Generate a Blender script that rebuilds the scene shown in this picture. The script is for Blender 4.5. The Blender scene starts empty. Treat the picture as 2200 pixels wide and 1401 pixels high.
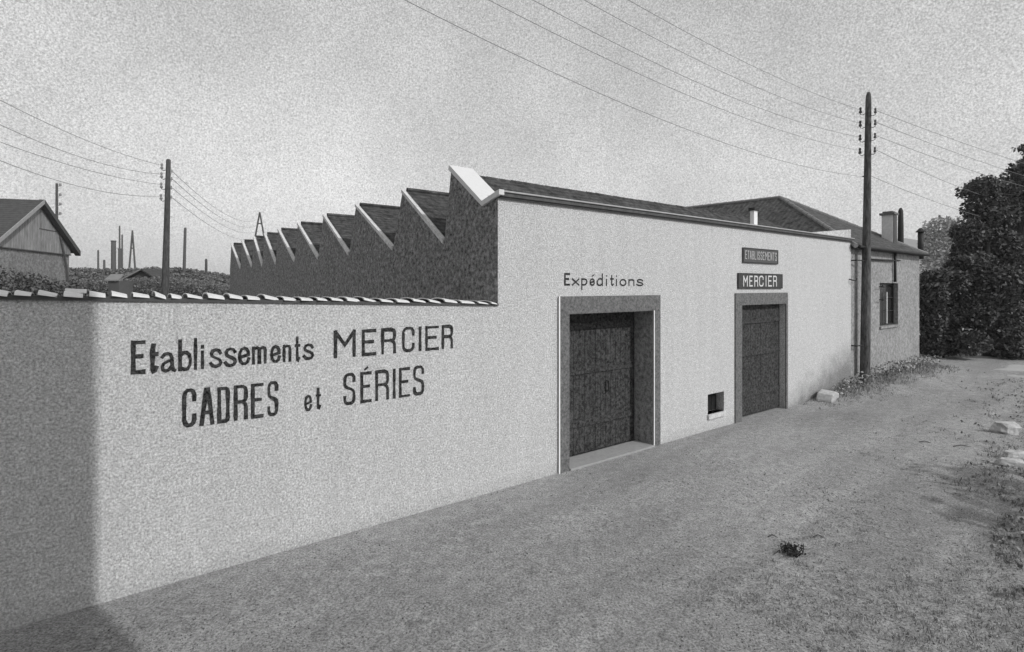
import bpy, math, random
from mathutils import Vector, noise
random.seed(7)
R = math.radians
scene = bpy.context.scene
col = scene.collection

# ------------------------------------------------------------------ camera frame
F = 1164.0; CX = 1100.0; HY = 617.0; H = 3.2
K = H / 2.6
VP = 2605.0
_n = math.hypot(VP - CX, F)
D1 = Vector(((VP - CX) / _n, F / _n, 0)); D2 = Vector((-D1.y, D1.x, 0))
TH = math.atan2(D1.y, D1.x)
C0 = Vector((-.18 * K, 6.93 * K, 0))
cs = -C0.dot(D1); ct = -C0.dot(D2)          # the camera in the frame of the buildings

def at(px, py, Y):
    return Vector(((px - CX) / F * Y, Y, H + (HY - py) / F * Y))
def gnd(px, py):
    Y = H * F / (py - HY)
    return Vector(((px - CX) / F * Y, Y, 0))
def L(px, py, t=0.0):
    """point of the building frame (s, z) seen at that place of the photo on the plane t"""
    d = Vector(((px - CX) / F, 1, 0))
    k = (t - ct) / d.dot(D2)
    return cs + k * d.dot(D1), H + k * (HY - py) / F

# ------------------------------------------------------------------ materials
def mat(name, base, var=.15, scale=18.0, big=.0, bigscale=.6, bump=.0, rough=.9, island=False, stretch=None, wave=None, mid=.0, midscale=5.0, foot_patch=False, streak=0, det=4, vstreak=0):
    m = bpy.data.materials.new(name); m.use_nodes = True
    nt = m.node_tree; N = nt.nodes; N.clear(); lk = nt.links.new
    out = N.new('ShaderNodeOutputMaterial'); b = N.new('ShaderNodeBsdfPrincipled')
    b.inputs['Roughness'].default_value = rough
    try: b.inputs['Specular IOR Level'].default_value = .2
    except Exception: pass
    lk(b.outputs[0], out.inputs[0])
    tc = N.new('ShaderNodeTexCoord'); vec = tc.outputs['Object']
    if stretch:
        mp = N.new('ShaderNodeMapping'); mp.inputs['Scale'].default_value = stretch
        lk(vec, mp.inputs[0]); vec2 = mp.outputs[0]
    else: vec2 = vec
    def math_(op, a, c):
        n = N.new('ShaderNodeMath'); n.operation = op
        for i, x in enumerate((a, c)):
            if isinstance(x, (int, float)): n.inputs[i].default_value = x
            else: lk(x, n.inputs[i])
        return n.outputs[0]
    def nz(sc, v, detail=3, ro=.6):
        n = N.new('ShaderNodeTexNoise'); n.inputs['Scale'].default_value = sc
        n.inputs['Detail'].default_value = detail; n.inputs['Roughness'].default_value = ro
        lk(v, n.inputs['Vector']); return n.outputs[0]
    fine = nz(scale, vec2, det, .8)
    # 1 + var * 5*(noise-.5)
    k = math_('ADD', math_('MULTIPLY', math_('SUBTRACT', fine, .5), var * 5), 1.0)
    if big:
        k = math_('MULTIPLY', k, math_('ADD', math_('MULTIPLY', math_('SUBTRACT', nz(bigscale, vec, 4), .5), big * 5), 1.0))
    if mid:
        k = math_('MULTIPLY', k, math_('ADD', math_('MULTIPLY', math_('SUBTRACT', nz(midscale, vec, 4, .7), .5), mid * 5), 1.0))
    if island:
        g = N.new('ShaderNodeNewGeometry')
        k = math_('MULTIPLY', k, math_('ADD', math_('MULTIPLY', g.outputs['Random Per Island'], 1.3), .35))
    if wave:
        w = N.new('ShaderNodeTexWave'); w.bands_direction = wave[0]; w.inputs['Scale'].default_value = wave[1]
        w.inputs['Distortion'].default_value = wave[3] if len(wave) > 3 else .4
        w.inputs['Detail'].default_value = 1
        lk(vec, w.inputs['Vector'])
        k = math_('MULTIPLY', k, math_('ADD', math_('MULTIPLY', w.outputs[1], -wave[2]), 1.0 + wave[2] * .5))
    if vstreak:    # rain streaks below the coping, and mud splashed along the foot
        mp3 = N.new('ShaderNodeMapping'); mp3.inputs['Scale'].default_value = (1, 1, .10); lk(vec, mp3.inputs[0])
        k = math_('MULTIPLY', k, math_('ADD', math_('MULTIPLY', math_('SUBTRACT', nz(3.2, mp3.outputs[0], 5, .65), .5), vstreak * 5), 1.0))
        sp2 = N.new('ShaderNodeSeparateXYZ'); lk(vec, sp2.inputs[0])
        d2 = math_('SUBTRACT', sp2.outputs[2], math_('MULTIPLY', nz(2.6, vec, 5, .7), .32))
        mr2 = N.new('ShaderNodeMapRange'); mr2.inputs[1].default_value = -.14; mr2.inputs[2].default_value = .06; mr2.inputs[3].default_value = .86; mr2.inputs[4].default_value = 1
        lk(d2, mr2.inputs[0]); k = math_('MULTIPLY', k, mr2.outputs[0])
    if streak:     # worn wheel tracks following the lane
        mp2 = N.new('ShaderNodeMapping'); mp2.vector_type = 'TEXTURE'; mp2.inputs['Rotation'].default_value = (0, 0, TH + .1); mp2.inputs['Scale'].default_value = (7, 1.1, 1)
        lk(vec, mp2.inputs[0])
        k = math_('MULTIPLY', k, math_('ADD', math_('MULTIPLY', math_('SUBTRACT', nz(1.0, mp2.outputs[0], 5, .6), .5), streak * 5), 1.0))
    if foot_patch:      # darker patch rising along the foot of the wall towards its far end
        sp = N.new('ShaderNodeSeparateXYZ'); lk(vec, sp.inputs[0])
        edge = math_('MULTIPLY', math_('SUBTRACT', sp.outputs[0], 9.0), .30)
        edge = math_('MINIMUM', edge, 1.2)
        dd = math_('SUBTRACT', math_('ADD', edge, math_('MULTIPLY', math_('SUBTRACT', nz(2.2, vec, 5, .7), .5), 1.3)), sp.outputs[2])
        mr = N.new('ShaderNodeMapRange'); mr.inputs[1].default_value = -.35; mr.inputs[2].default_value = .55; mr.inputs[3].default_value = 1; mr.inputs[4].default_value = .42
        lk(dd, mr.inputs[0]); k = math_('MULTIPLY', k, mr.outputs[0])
    v = math_('MAXIMUM', math_('MULTIPLY', k, base), .004)
    v = math_('MINIMUM', v, .9)
    cb = N.new('ShaderNodeCombineXYZ')
    for i in range(3): lk(v, cb.inputs[i])
    lk(cb.outputs[0], b.inputs['Base Color'])
    if bump:
        bp = N.new('ShaderNodeBump'); bp.inputs['Strength'].default_value = bump; bp.inputs['Distance'].default_value = .02
        lk(fine, bp.inputs['Height']); lk(bp.outputs[0], b.inputs['Normal'])
    return m

M = {}
M['ground'] = mat('dusty_earth', .30, .8, 42, .10, .4, .8, 1, mid=.22, midscale=7, streak=.2)
M['path'] = mat('pale_dust', .42, .13, 14, .06, .8, .4, 1)
M['slab'] = mat('worn_concrete', .34, .13, 16, .05, 1, .4)
M['wall'] = mat('limewashed_render', .53, .68, 42, .035, .45, .5, mid=.15, midscale=11, vstreak=.045)
M['wallfront'] = mat('limewashed_render_dark_foot', .53, .68, 42, .035, .45, .5, mid=.15, midscale=11, vstreak=.045, foot_patch=True)
M['old_wall'] = mat('old_grey_render', .28, .5, 11, .10, .9, .4, mid=.08, midscale=3)
M['brick'] = mat('tarred_brickwork', .20, 1.0, 13, .06, .5, .5, mid=.25, midscale=4)
M['cap'] = mat('white_cement', .66, .04, 14)
M['coping2'] = mat('pale_cement_strip', .58, .3, 12)
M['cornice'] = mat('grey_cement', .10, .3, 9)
M['coping'] = mat('pale_cement_edge', .40, .15, 9)
M['rooftile'] = mat('dark_roof_tiles', .058, .8, 6, .06, .5, .6, wave=('Y', 2.6, .35, .6), mid=.1, midscale=3)
M['rooftile2'] = mat('weathered_roof_tiles', .075, .8, 5, .06, .5, .6, wave=('Y', 1.7, .3, .8), mid=.1, midscale=3)
M['zinc'] = mat('grey_zinc_flashing', .24, .15, 8)
M['walltile'] = mat('pale_canal_tile', .68, .1, 9, .0, 1, .2)
M['surround'] = mat('grey_painted_surround', .15, .6, 22, .04, .8, .3)
M['lining'] = mat('shade_toned_lining', .30, .7, 13, .04, .8, .3, mid=.15, midscale=4)
M['door'] = mat('dark_door_planks', .05, 1.2, 18, .08, 1.0, .4, wave=('X', 3.6, .06, .3), mid=.2, midscale=5)
M['iron'] = mat('dark_iron', .035, .2, 20, rough=.6)
M['hole'] = mat('black_cellar_dark', .02, .3, 12)
M['white'] = mat('white_paint', .8, .04, 20)
M['grille'] = mat('grey_weathered_wood', .26, .2, 10, stretch=(1, 1, .12))
M['paint'] = mat('black_sign_paint', .04, 1.6, 30)
M['signbg'] = mat('dark_enamel', .07, .25, 16)
M['signbg2'] = mat('faded_enamel', .10, .12, 16)
M['signtxt'] = mat('pale_enamel_letters', .62, .1, 30)
M['signtxt2'] = mat('faded_enamel_letters', .45, .1, 30)
M['pole'] = mat('creosoted_timber', .085, .8, 14, .05, 1, .3, stretch=(1, 1, .2))
M['pole2'] = mat('weathered_timber', .075, .6, 14, .05, 1, .3, stretch=(1, 1, .2))
M['farpole'] = mat('distant_grey_timber', .10, .1, 2)
M['insul'] = mat('dark_porcelain', .09, .15, 20, rough=.35)
M['palei'] = mat('grey_porcelain', .25, .15, 20, rough=.35)
M['wire'] = mat('oxidised_copper_wire', .24, .05, 10)
M['leaf'] = mat('dark_leaves', .095, .25, 3, island=True, rough=.6)
M['leaf2'] = mat('mid_leaves', .17, .2, 3, island=True, rough=.6)
M['scrub'] = mat('grey_scrub', .17, .7, 2.5)
M['leaf3'] = mat('pale_far_leaves', .34, .12, 2, island=True)
M['bark'] = mat('tree_bark', .035, .3, 10, stretch=(1, 1, .3))
M['weed'] = mat('weeds', .3, .2, 8, island=True)
M['verge'] = mat('verge_growth', .22, .3, 8, island=True)
M['grass'] = mat('dry_grass', .30, .2, 8, island=True)
M['stone'] = mat('pale_limestone', .44, .3, 14, .05, 2, .4)
M['gravel'] = mat('gravel_stones', .24, .15, 20, island=True)
M['boards'] = mat('weathered_barn_boards', .25, .5, 7, .05, .5, wave=('X', 1.9, .3, .3), stretch=(1, 1, .15))
M['barnstone'] = mat('barn_rubble_wall', .21, .6, 6, .1, .4)
M['barnroof'] = mat('barn_tiles', .07, .3, 4, .06, .3, wave=('X', 1.3, .3, .6))
M['fascia'] = mat('pale_verge_board', .33, .15, 4)
M['stack'] = mat('sooty_brick_stack', .09, .15, .8)
M['shedroof'] = mat('grey_sheet_roof', .24, .1, 2)
M['hill'] = mat('wooded_hill', .10, .15, .02, .1, .004)
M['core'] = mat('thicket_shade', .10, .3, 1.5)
M['glass'] = mat('dark_window_glass', .03, .1, 5, rough=.15)
M['chimney'] = mat('chimney_render', .62, .14, 8, .05, 1)
M['house'] = mat('plain_render', .4, .1, 6, .05, .5)

# ------------------------------------------------------------------ mesh helpers
class MB:
    def __init__(s): s.v = []; s.f = []
    def add(s, vs, fs):
        b = len(s.v); s.v += [tuple(v) for v in vs]; s.f += [tuple(b + i for i in f) for f in fs]; return s
    def box(s, a, b):
        x0, y0, z0 = a; x1, y1, z1 = b
        return s.add([(x0,y0,z0),(x1,y0,z0),(x1,y1,z0),(x0,y1,z0),(x0,y0,z1),(x1,y0,z1),(x1,y1,z1),(x0,y1,z1)],
                     [(0,3,2,1),(4,5,6,7),(0,1,5,4),(1,2,6,5),(2,3,7,6),(3,0,4,7)])
    def prism(s, poly, off):
        """closed polygon (3D points) extruded by off"""
        n = len(poly); off = Vector(off); p = [Vector(q) for q in poly]
        nr = Vector((0, 0, 0))
        for i in range(n): nr += p[i].cross(p[(i + 1) % n])
        f = [tuple(range(n)), tuple(range(2 * n - 1, n - 1, -1))]
        if nr.dot(off) > 0: f = [tuple(reversed(range(n))), tuple(range(n, 2 * n))]; flip = False
        else: flip = True
        for i in range(n):
            j = (i + 1) % n
            q = (i, j, n + j, n + i)
            f.append(q if not flip else tuple(reversed(q)))
        return s.add(p + [q + off for q in p], f)
    def tube(s, pts, r, n=8, caps=True):
        pts = [Vector(p) for p in pts]; m = len(pts)
        rs = r if isinstance(r, (list, tuple)) else [r] * m
        base = len(s.v); prev = None
        for i, p in enumerate(pts):
            t = (pts[min(i + 1, m - 1)] - pts[max(i - 1, 0)]).normalized()
            if prev is None:
                a = Vector((0, 0, 1)) if abs(t.z) < .9 else Vector((1, 0, 0))
                u = t.cross(a).normalized()
            else:
                u = (prev - t * prev.dot(t)).normalized()
            w = t.cross(u); prev = u
            for k in range(n):
                an = 2 * math.pi * k / n
                s.v.append(tuple(p + (u * math.cos(an) + w * math.sin(an)) * rs[i]))
        for i in range(m - 1):
            for k in range(n):
                a = base + i * n + k; b = base + i * n + (k + 1) % n
                s.f.append((a, b, b + n, a + n))
        if caps:
            s.f.append(tuple(base + k for k in reversed(range(n))))
            s.f.append(tuple(base + (m - 1) * n + k for k in range(n)))
        return s
    def leaf(s, c, size):
        u = Vector((random.gauss(0, 1), random.gauss(0, 1), random.gauss(0, 1))).normalized()
        w = u.orthogonal().normalized(); 
        a = random.uniform(0, 6.28); x = u.cross(w)
        w, x = w * math.cos(a) + x * math.sin(a), x * math.cos(a) - w * math.sin(a)
        w = w * size * random.uniform(.6, 1.2); x = x * size * random.uniform(.35, .8); c = Vector(c)
        return s.add([c - w, c + x * .9 + u * size * .1, c + w, c - x * .9 - u * size * .12], [(0, 1, 2, 3)])
    def build(s, name, m, parent=None, smooth=False):
        me = bpy.data.meshes.new(name); me.from_pydata(s.v, [], s.f); me.validate(); me.update()
        if smooth: me.polygons.foreach_set('use_smooth', [True] * len(me.polygons))
        me.materials.append(m)
        o = bpy.data.objects.new(name, me); col.objects.link(o)
        if parent: o.parent = parent
        return o

def tag(o, label=None, cat=None, group=None, kind=None):
    if label: o['label'] = label
    if cat: o['category'] = cat
    if group: o['group'] = group
    if kind: o['kind'] = kind
    return o
def empty(name, loc=(0, 0, 0), rz=0, label=None, cat=None, group=None):
    o = bpy.data.objects.new(name, None); col.objects.link(o); o.location = loc; o.rotation_euler = (0, 0, rz)
    o.empty_display_size = .3
    return tag(o, label, cat, group)

# ------------------------------------------------------------------ ground
def sm(x, a, b):
    t = max(0., min(1., (x - a) / (b - a))); return t * t * (3 - 2 * t)
def loc_st(x, y):
    p = Vector((x, y, 0)) - C0
    return p.dot(D1), p.dot(D2)
def gz(x, y):
    r = math.hypot(x, y)
    s, t = loc_st(x, y)
    z = noise.noise(Vector((x * .35, y * .35, 1))) * .05 + noise.noise(Vector((x * 1.3, y * 1.3, 5))) * .022 + noise.noise(Vector((x * 4.5, y * 4.5, 9))) * .008
    z *= sm(-t, .0, 1.2) if t < 0 else 0
    # earth bank against the far end of the wall
    m = sm(s, 9.9, 13.0) * (1 - sm(s, 19, 23)) * (1 - sm(-t, .1, 1.9))
    if t < .6: z += .20 * m * (1 + .5 * noise.noise(Vector((x * .9, y * .9, 3))))
    # rougher raised verge on the right
    v = sm(x - y * .62, 1.0, 3.4) * sm(y, 3, 6) * (1 - sm(y, 17, 22))
    z += v * (.05 + .07 * noise.noise(Vector((x * .8, y * .8, 7))))
    for tr in (-3.6, -5.1):       # shallow wheel ruts
        z -= .028 * math.exp(-((t - tr + .35 * noise.noise(Vector((s * .18, tr, 0)))) / .16) ** 2) * sm(r, 2, 4) * (1 - sm(s, 22, 30))
    z *= 1 - sm(r, 45, 90)
    return z
g = MB(); NA = 420; radii = [0.0]
r_ = .8
while r_ < 2650:
    radii.append(r_); r_ *= (1.018 if r_ < 26 else 1.09)
# only the half in front is fine; the rest is coarse
angs = []
a = -math.pi
while a < math.pi - 1e-6:
    angs.append(a)
    front = R(35) < a < R(150)
    a += R(.32) if front else R(3)
na = len(angs)
g.v.append((0, 0, 0))
for r_ in radii[1:]:
    for a in angs:
        x = r_ * math.cos(a); y = r_ * math.sin(a)
        g.v.append((x, y, gz(x, y)))
for k in range(na): g.f.append((0, 1 + k, 1 + (k + 1) % na))
for i in range(len(radii) - 2):
    for k in range(na):
        a_ = 1 + i * na + k; b_ = 1 + i * na + (k + 1) % na
        g.f.append((a_, a_ + na, b_ + na, b_))
tag(g.build('ground', M['ground'], smooth=True), kind='structure')

def inside(poly, x, y):
    c = False; n = len(poly)
    for i in range(n):
        x0, y0 = poly[i]; x1, y1 = poly[(i + 1) % n]
        if (y0 > y) != (y1 > y) and x < (x1 - x0) * (y - y0) / (y1 - y0) + x0: c = not c
    return c
# pale lane surface beyond the bend on the right
outline = [gnd(*p) for p in [(2118, 794), (2140, 787), (2180, 784), (2240, 784), (2400, 788), (2400, 826), (2260, 822), (2200, 815), (2165, 811), (2150, 803)]]
c_ = sum(outline, Vector()) / len(outline)
pm = MB(); rings = 14; seg = 64
ol = []
for i in range(seg):
    f = i / seg * len(outline); j = int(f); w = f - j
    p = outline[j].lerp(outline[(j + 1) % len(outline)], w)
    p = p + (p - c_).normalized() * noise.noise(p * .9) * .5
    ol.append(p)
pm.v.append((c_.x, c_.y, gz(c_.x, c_.y) + .012))
for k in range(1, rings + 1):
    for p in ol:
        q = c_.lerp(p, k / rings); e = .012 if k < rings else -.02
        pm.v.append((q.x, q.y, gz(q.x, q.y) + e))
for i in range(seg): pm.f.append((0, 1 + i, 1 + (i + 1) % seg))
for k in range(rings - 1):
    for i in range(seg):
        a_ = 1 + k * seg + i; b_ = 1 + k * seg + (i + 1) % seg
        pm.f.append((a_, a_ + seg, b_ + seg, b_))
tag(pm.build('path', M['path'], smooth=True), kind='structure')

# ------------------------------------------------------------------ stroke lettering
def arc(cx, cy, rx, ry, a0, a1, n=10):
    return [(cx + rx * math.cos(R(a0 + (a1 - a0) * i / n)), cy + ry * math.sin(R(a0 + (a1 - a0) * i / n))) for i in range(n + 1)]
G = {
 'E': [[(0,0),(0,1)], [(0,1),(1,1)], [(0,.53),(.8,.53)], [(0,0),(1,0)]],
 'C': [[(1,.72),(1,.86),(.86,.97),(.68,1),(.32,1),(.12,.95),(0,.84),(0,.16),(.12,.05),(.32,0),(.68,0),(.88,.05),(1,.15),(1,.27)]],
 'A': [[(0,0),(.42,1)], [(.42,1),(.6,1)], [(.6,1),(1,0)], [(.17,.33),(.84,.33)]],
 'D': [[(0,0),(0,1)], [(0,1),(.75,1),(.95,.96),(1,.9),(1,.1),(.92,.03),(.75,0),(0,0)]],
 'R': [[(0,0),(0,1)], [(0,1),(.7,1),(.93,.95),(1,.86),(1,.66),(.93,.57),(.75,.52),(0,.52)], [(.7,.52),(.93,.44),(1,.34),(1,0)]],
 'S': [[(1,.78),(1,.9),(.85,.98),(.7,1),(.3,1),(.12,.96),(0,.87),(0,.66),(.1,.58),(.3,.54),(.72,.48),(.92,.43),(1,.34),(1,.12),(.88,.03),(.7,0),(.25,0),(.08,.04),(0,.12),(0,.22)]],
 'M': [[(0,0),(0,1)], [(0,1),(.5,.45),(1,1)], [(1,1),(1,0)]],
 'N': [[(0,0),(0,1)], [(0,1),(1,0)], [(1,0),(1,1)]],
 'T': [[(0,1),(1,1)], [(.5,1),(.5,0)]],
 'B': [[(0,0),(0,1)], [(0,1),(.7,1),(.95,.9),(.95,.64),(.7,.53),(0,.53)], [(.7,.53),(1,.42),(1,.1),(.7,0),(0,0)]],
 'L': [[(0,1),(0,0)], [(0,0),(1,0)]],
 'I': [[(.5,0),(.5,1)]],
 'l': [[(.5,0),(.5,1)]],
 'i': [[(.5,0),(.5,1)]],
 't': [[(.4,1),(.4,.12),(.52,.02),(.75,0),(1,.1)], [(0,.66),(1,.66)]],
 'T1': [[(.35,1),(.18,.86),(.15,.1),(.35,0),(.7,.02),(1,.14)], [(.15,.66),(1,.66)]],
 'a': [[(.03,.82),(.2,.96),(.45,1),(.68,.93),(.78,.75),(.8,.3),(.88,.05),(1,0)], [(.8,.6),(.45,.55),(.12,.42),(.02,.25),(.08,.07),(.3,0),(.55,.06),(.78,.28)]],
 'b': [[(0,0),(0,1)], [(0,.47),(.3,.58),(.6,.59),(.88,.5),(1,.33),(.95,.14),(.72,.01),(.4,0),(0,.08)]],
 'p': [[(0,-.75),(0,1)], [(0,.97),(.5,1),(.85,.9),(1,.6),(.95,.3),(.7,.05),(.4,0),(0,.04)]],
 'd': [[(1,0),(1,1)], [(1,.53),(.6,.6),(.25,.55),(0,.32),(.05,.12),(.3,0),(.65,.02),(1,.15)]],
 's': [[(.95,.8),(.8,.95),(.5,1),(.2,.94),(.08,.8),(.12,.66),(.3,.57),(.68,.46),(.92,.35),(1,.2),(.85,.06),(.5,0),(.2,.05),(0,.2)]],
 'e': [[(.06,.42),(.94,.56),(.93,.75),(.78,.93),(.5,1),(.22,.93),(.04,.7),(0,.42),(.1,.16),(.34,.01),(.62,0),(.85,.1),(.98,.3)]],
 'm': [[(0,0),(0,1)], [(0,.9),(.3,1),(.45,.94),(.5,.82),(.5,0)], [(.5,.9),(.8,1),(.95,.94),(1,.82),(1,0)]],
 'n': [[(0,0),(0,1)], [(0,.88),(.4,1),(.85,.97),(1,.82),(1,0)]],
 'o': [arc(.5, .5, .5, .5, 90, 450, 20)],
 'x': [[(0,1),(1,0)], [(0,0),(1,1)]],
 'acc': [[(0,0),(1,1)]], 'dot': [[(.5,0),(.5,1)]],
}
_lift = [0]
def lettering(mb, boxes, w, plane_t, lift=.004, rough=.0, tb=0.0):
    """boxes: (glyph, x0, x1, ytop, ybottom) read off the wall; y at x0, following the lines of the wall"""
    step = .00035
    w_all = w
    for bi, (gch, x0, x1, yt, yb) in enumerate(boxes):
        w = w_all * (.8 if gch.islower() else 1) * (.75 if gch == 'acc' else 1)
        s0, z0 = L(x0, yb, plane_t); s1, _ = L(x1, yb, plane_t); _, z1 = L(x0, yt, plane_t)
        hw = w / 2
        if gch in ('I', 'l', 'i', 'dot'): s0_, s1_ = s0, s1
        else: s0_, s1_ = s0 + hw, s1 - hw
        z0_, z1_ = z0 + hw, z1 - hw
        for k, st in enumerate(G[gch]):
            P = [Vector((s0_ + u * (s1_ - s0_), z0_ + v * (z1_ - z0_))) for u, v in st]
            closed = (P[0] - P[-1]).length < 1e-4
            if not closed:
                d = (P[0] - P[1]).normalized(); P[0] = P[0] + d * hw * .95
                d = (P[-1] - P[-2]).normalized(); P[-1] = P[-1] + d * hw * .95
            # resample for slightly uneven brushwork
            Q = [P[0]]
            for i in range(len(P) - 1):
                n = max(1, int((P[i + 1] - P[i]).length / .05))
                for j in range(1, n + 1): Q.append(P[i].lerp(P[i + 1], j / n))
            m = len(Q); y = plane_t - lift - step * (k + (bi % 2) * 4)
            b = len(mb.v)
            for i, q in enumerate(Q):
                a_ = Q[max(i - 1, 0)]; c2 = Q[min(i + 1, m - 1)]
                if closed and i in (0, m - 1): a_ = Q[m - 2]; c2 = Q[1]
                d0 = (q - a_); d1_ = (c2 - q)
                d0 = d0.normalized() if d0.length > 1e-6 else d1_.normalized()
                d1_ = d1_.normalized() if d1_.length > 1e-6 else d0
                t_ = (d0 + d1_).normalized(); nrm = Vector((-t_.y, t_.x))
                c = max(.6, nrm.dot(Vector((-d0.y, d0.x))))
                wv = hw / c * (1 + rough * noise.noise(Vector((q.x * 9, q.y * 9, bi + k))))
                mb.v.append((q.x + nrm.x * wv, y, q.y + nrm.y * wv)); mb.v.append((q.x - nrm.x * wv, y, q.y - nrm.y * wv))
            for i in range(m - 1):
                mb.f.append((b + 2 * i, b + 2 * i + 1, b + 2 * i + 3, b + 2 * i + 2))

# ------------------------------------------------------------------ boundary wall
bw = empty('boundary_wall', C0, TH, 'long pale rendered wall topped with canal tiles and painted with black lettering', 'wall')
sL, _ = L(-420, 700); sA, zA = L(0, 637); sB, zB = L(1070, 654)
def ztop(s): return zA + (s - sA) / (sB - sA) * (zB - zA)
w = MB(); w.prism([(sL, 0, -.4), (0, 0, -.4), (0, 0, ztop(0)), (sL, 0, ztop(sL))], (0, .34, 0))
w.build('wall', M['wall'], bw)
tb = [-420, -330, -250, -180, -110, -45, 32, 82, 137, 192, 240, 286, 333, 368, 402, 446, 492, 531, 568, 608, 644.5, 679.5, 710, 744, 780, 816, 850, 885, 920, 953, 988, 1024, 1052, 1071]
for i in range(len(tb) - 1):
    a0 = L(tb[i], 640)[0]; a1 = L(tb[i + 1], 640)[0] - .05
    tt = MB(); n = 9
    w0 = .23; hh0 = .05 + random.uniform(-.006, .012); yo = random.uniform(-.012, .012)
    z0 = ztop(a0) + .006 + random.uniform(-.008, .012) + (.012 if i % 1 == 0 else 0); z1 = ztop(a1) + random.uniform(-.004, .01)
    ring = []
    for (sx, zb, wd, hh) in ((a0, z0 , w0, hh0), (a1, z1 , w0 - .03, hh0 - .014)):
        for sc_ in (1, .84):
            for k in range(n + 1):
                an = math.pi * k / n
                ring.append((sx, .17 + yo - math.cos(an) * wd * sc_, zb + math.sin(an) * hh * (1 if sc_ == 1 else .74) - (0 if sc_ == 1 else .0)))
    m_ = n + 1; fs = []
    for k in range(n):
        fs.append((k, 2 * m_ + k, 2 * m_ + k + 1, k + 1))
        fs.append((m_ + k, m_ + k + 1, 3 * m_ + k + 1, 3 * m_ + k))
        fs.append((k, k + 1, m_ + k + 1, m_ + k))
        fs.append((2 * m_ + k, 3 * m_ + k, 3 * m_ + k + 1, 2 * m_ + k + 1))
    fs.append((0, m_, 3 * m_, 2 * m_)); fs.append((n, 2 * m_ + n, 3 * m_ + n, m_ + n))
    tt.add(ring, fs)
    tt.build('coping_tile', M['walltile'], bw)
# mortar bed under the tiles, coloured dark to paint their shadow line
mm = MB(); mm.prism([(sL, -.025, ztop(sL) - .03), (-.004, -.025, ztop(0) - .022), (-.004, -.025, ztop(0) + .012), (sL, -.025, ztop(sL) + .012)], (0, .39, 0))
mm.build('shade_toned_mortar', M['stack'], bw)
# one loose tile lying across the others
s0, z0 = L(140, 622, .25); s1, _ = L(186, 622, .25)
lt = MB(); lt.prism([(s0, .22, z0 - .03), (s0, .42, z0 - .03), (s0, .40, z0 + .012), (s0, .24, z0 + .012)], (s1 - s0, 0, -.01))
lt.build('loose_tile', M['walltile'], bw)

t1 = MB()
lettering(t1, [('E',281,313,732,805),('T1',321,341,738,803),('a',344,379,757,801.5),('b',383,413,729,798),('l',416,424,726,795),
 ('i',431,439,753,793),('dot',431,439,741,749.5),('s',449,478,749,791.5),('s',480.5,509,747,790),('e',511,538,745.5,785.5),('m',541,573,744.5,783.5),
 ('e',580,603.5,742,780.5),('n',607,626,740.5,778.5),('t',633,645,723,778),('s',650,675,738.5,774.5),
 ('M',717,764,710,770),('E',777,808.5,708,765.5),('R',818.7,850.6,705.5,761.5),('C',863.4,890.7,702.5,757.5),('I',898.6,906,701.5,754.5),
 ('E',913.3,942.8,700.5,754),('R',948.5,973,698.5,750.5)], .043, 0, .004, .45)
t1.build('painted_lettering', M['paint'], bw)
t2 = MB()
lettering(t2, [('C',391,422,836,919.5),('A',428.6,460.6,834.5,916),('D',466.6,493.6,832,910.5),('R',502,532.4,828,904.5),('E',539,566.4,824.5,900),('S',573.6,598,819.5,895.5),
 ('e',653,671,849,884.5),('t',678,689.6,833,880),
 ('S',737.4,763.6,802.5,871.5),('E',773.9,798.4,799.5,866.5),('acc',782,791,788,796),('R',806,835.6,796,862),('I',843,850.6,792.5,857),('E',856.9,880.6,790.5,855),('S',887.5,910.9,786.5,850.5)], .041, 0, .004, .45)
t2.build('painted_lettering', M['paint'], bw)

# ------------------------------------------------------------------ factory building
fb = empty('factory_building', C0, TH, 'long white walled factory with ten saw-tooth roof bays and two doorways', 'factory')
zc = 3.83 * K; SE = L(1828, 520)[0]                # cornice top, far end of the front
DT = .417 * K
d1o = (L(1199, 800)[0], L(1416.5, 800)[0]); d1top = L(1199, 637)[1]
d1i = (L(1221, 800)[0], L(1403, 800)[0]); d1it = L(1403, 667)[1]
d2o = (L(1578, 800)[0], L(1690.5, 800)[0]); d2top = L(1578, 630)[1]
d2i = (L(1592, 800)[0], L(1687, 800)[0]); d2it = L(1592, 656)[1]
vo = (L(1520.5, 850)[0], L(1555.5, 850)[0]); vz = (L(1520.5, 891)[1], L(1520.5, 848)[1])
def holed(mb, s0, s1, z0, z1, holes, t=0.0):
    S = sorted({s0, s1} | {h[0] for h in holes} | {h[1] for h in holes}); Z = sorted({z0, z1} | {h[2] for h in holes} | {h[3] for h in holes})
    S = [x for x in S if s0 <= x <= s1]; Z = [x for x in Z if z0 <= x <= z1]
    for i in range(len(S) - 1):
        for j in range(len(Z) - 1):
            cx = (S[i] + S[i + 1]) / 2; cz = (Z[j] + Z[j + 1]) / 2
            if any(h[0] < cx < h[1] and h[2] < cz < h[3] for h in holes): continue
            mb.add([(S[i], t, Z[j]), (S[i + 1], t, Z[j]), (S[i + 1], t, Z[j + 1]), (S[i], t, Z[j + 1])], [(0, 1, 2, 3)])
    for h in holes:
        a, b, c, d, dep = h
        c = max(c, z0)
        mb.add([(a, t, c), (b, t, c), (b, t, d), (a, t, d), (a, t + dep, c), (b, t + dep, c), (b, t + dep, d), (a, t + dep, d)],
               [(0, 3, 7, 4), (1, 5, 6, 2), (3, 2, 6, 7), (0, 4, 5, 1)])
fw = MB()
holed(fw, 0, SE, -.4, zc - .04, [(d1i[0], d1i[1], -.3, d1it, DT), (d2i[0], d2i[1], -.3, d2it, .2), (vo[0], vo[1], vz[0], vz[1], .25)])
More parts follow.
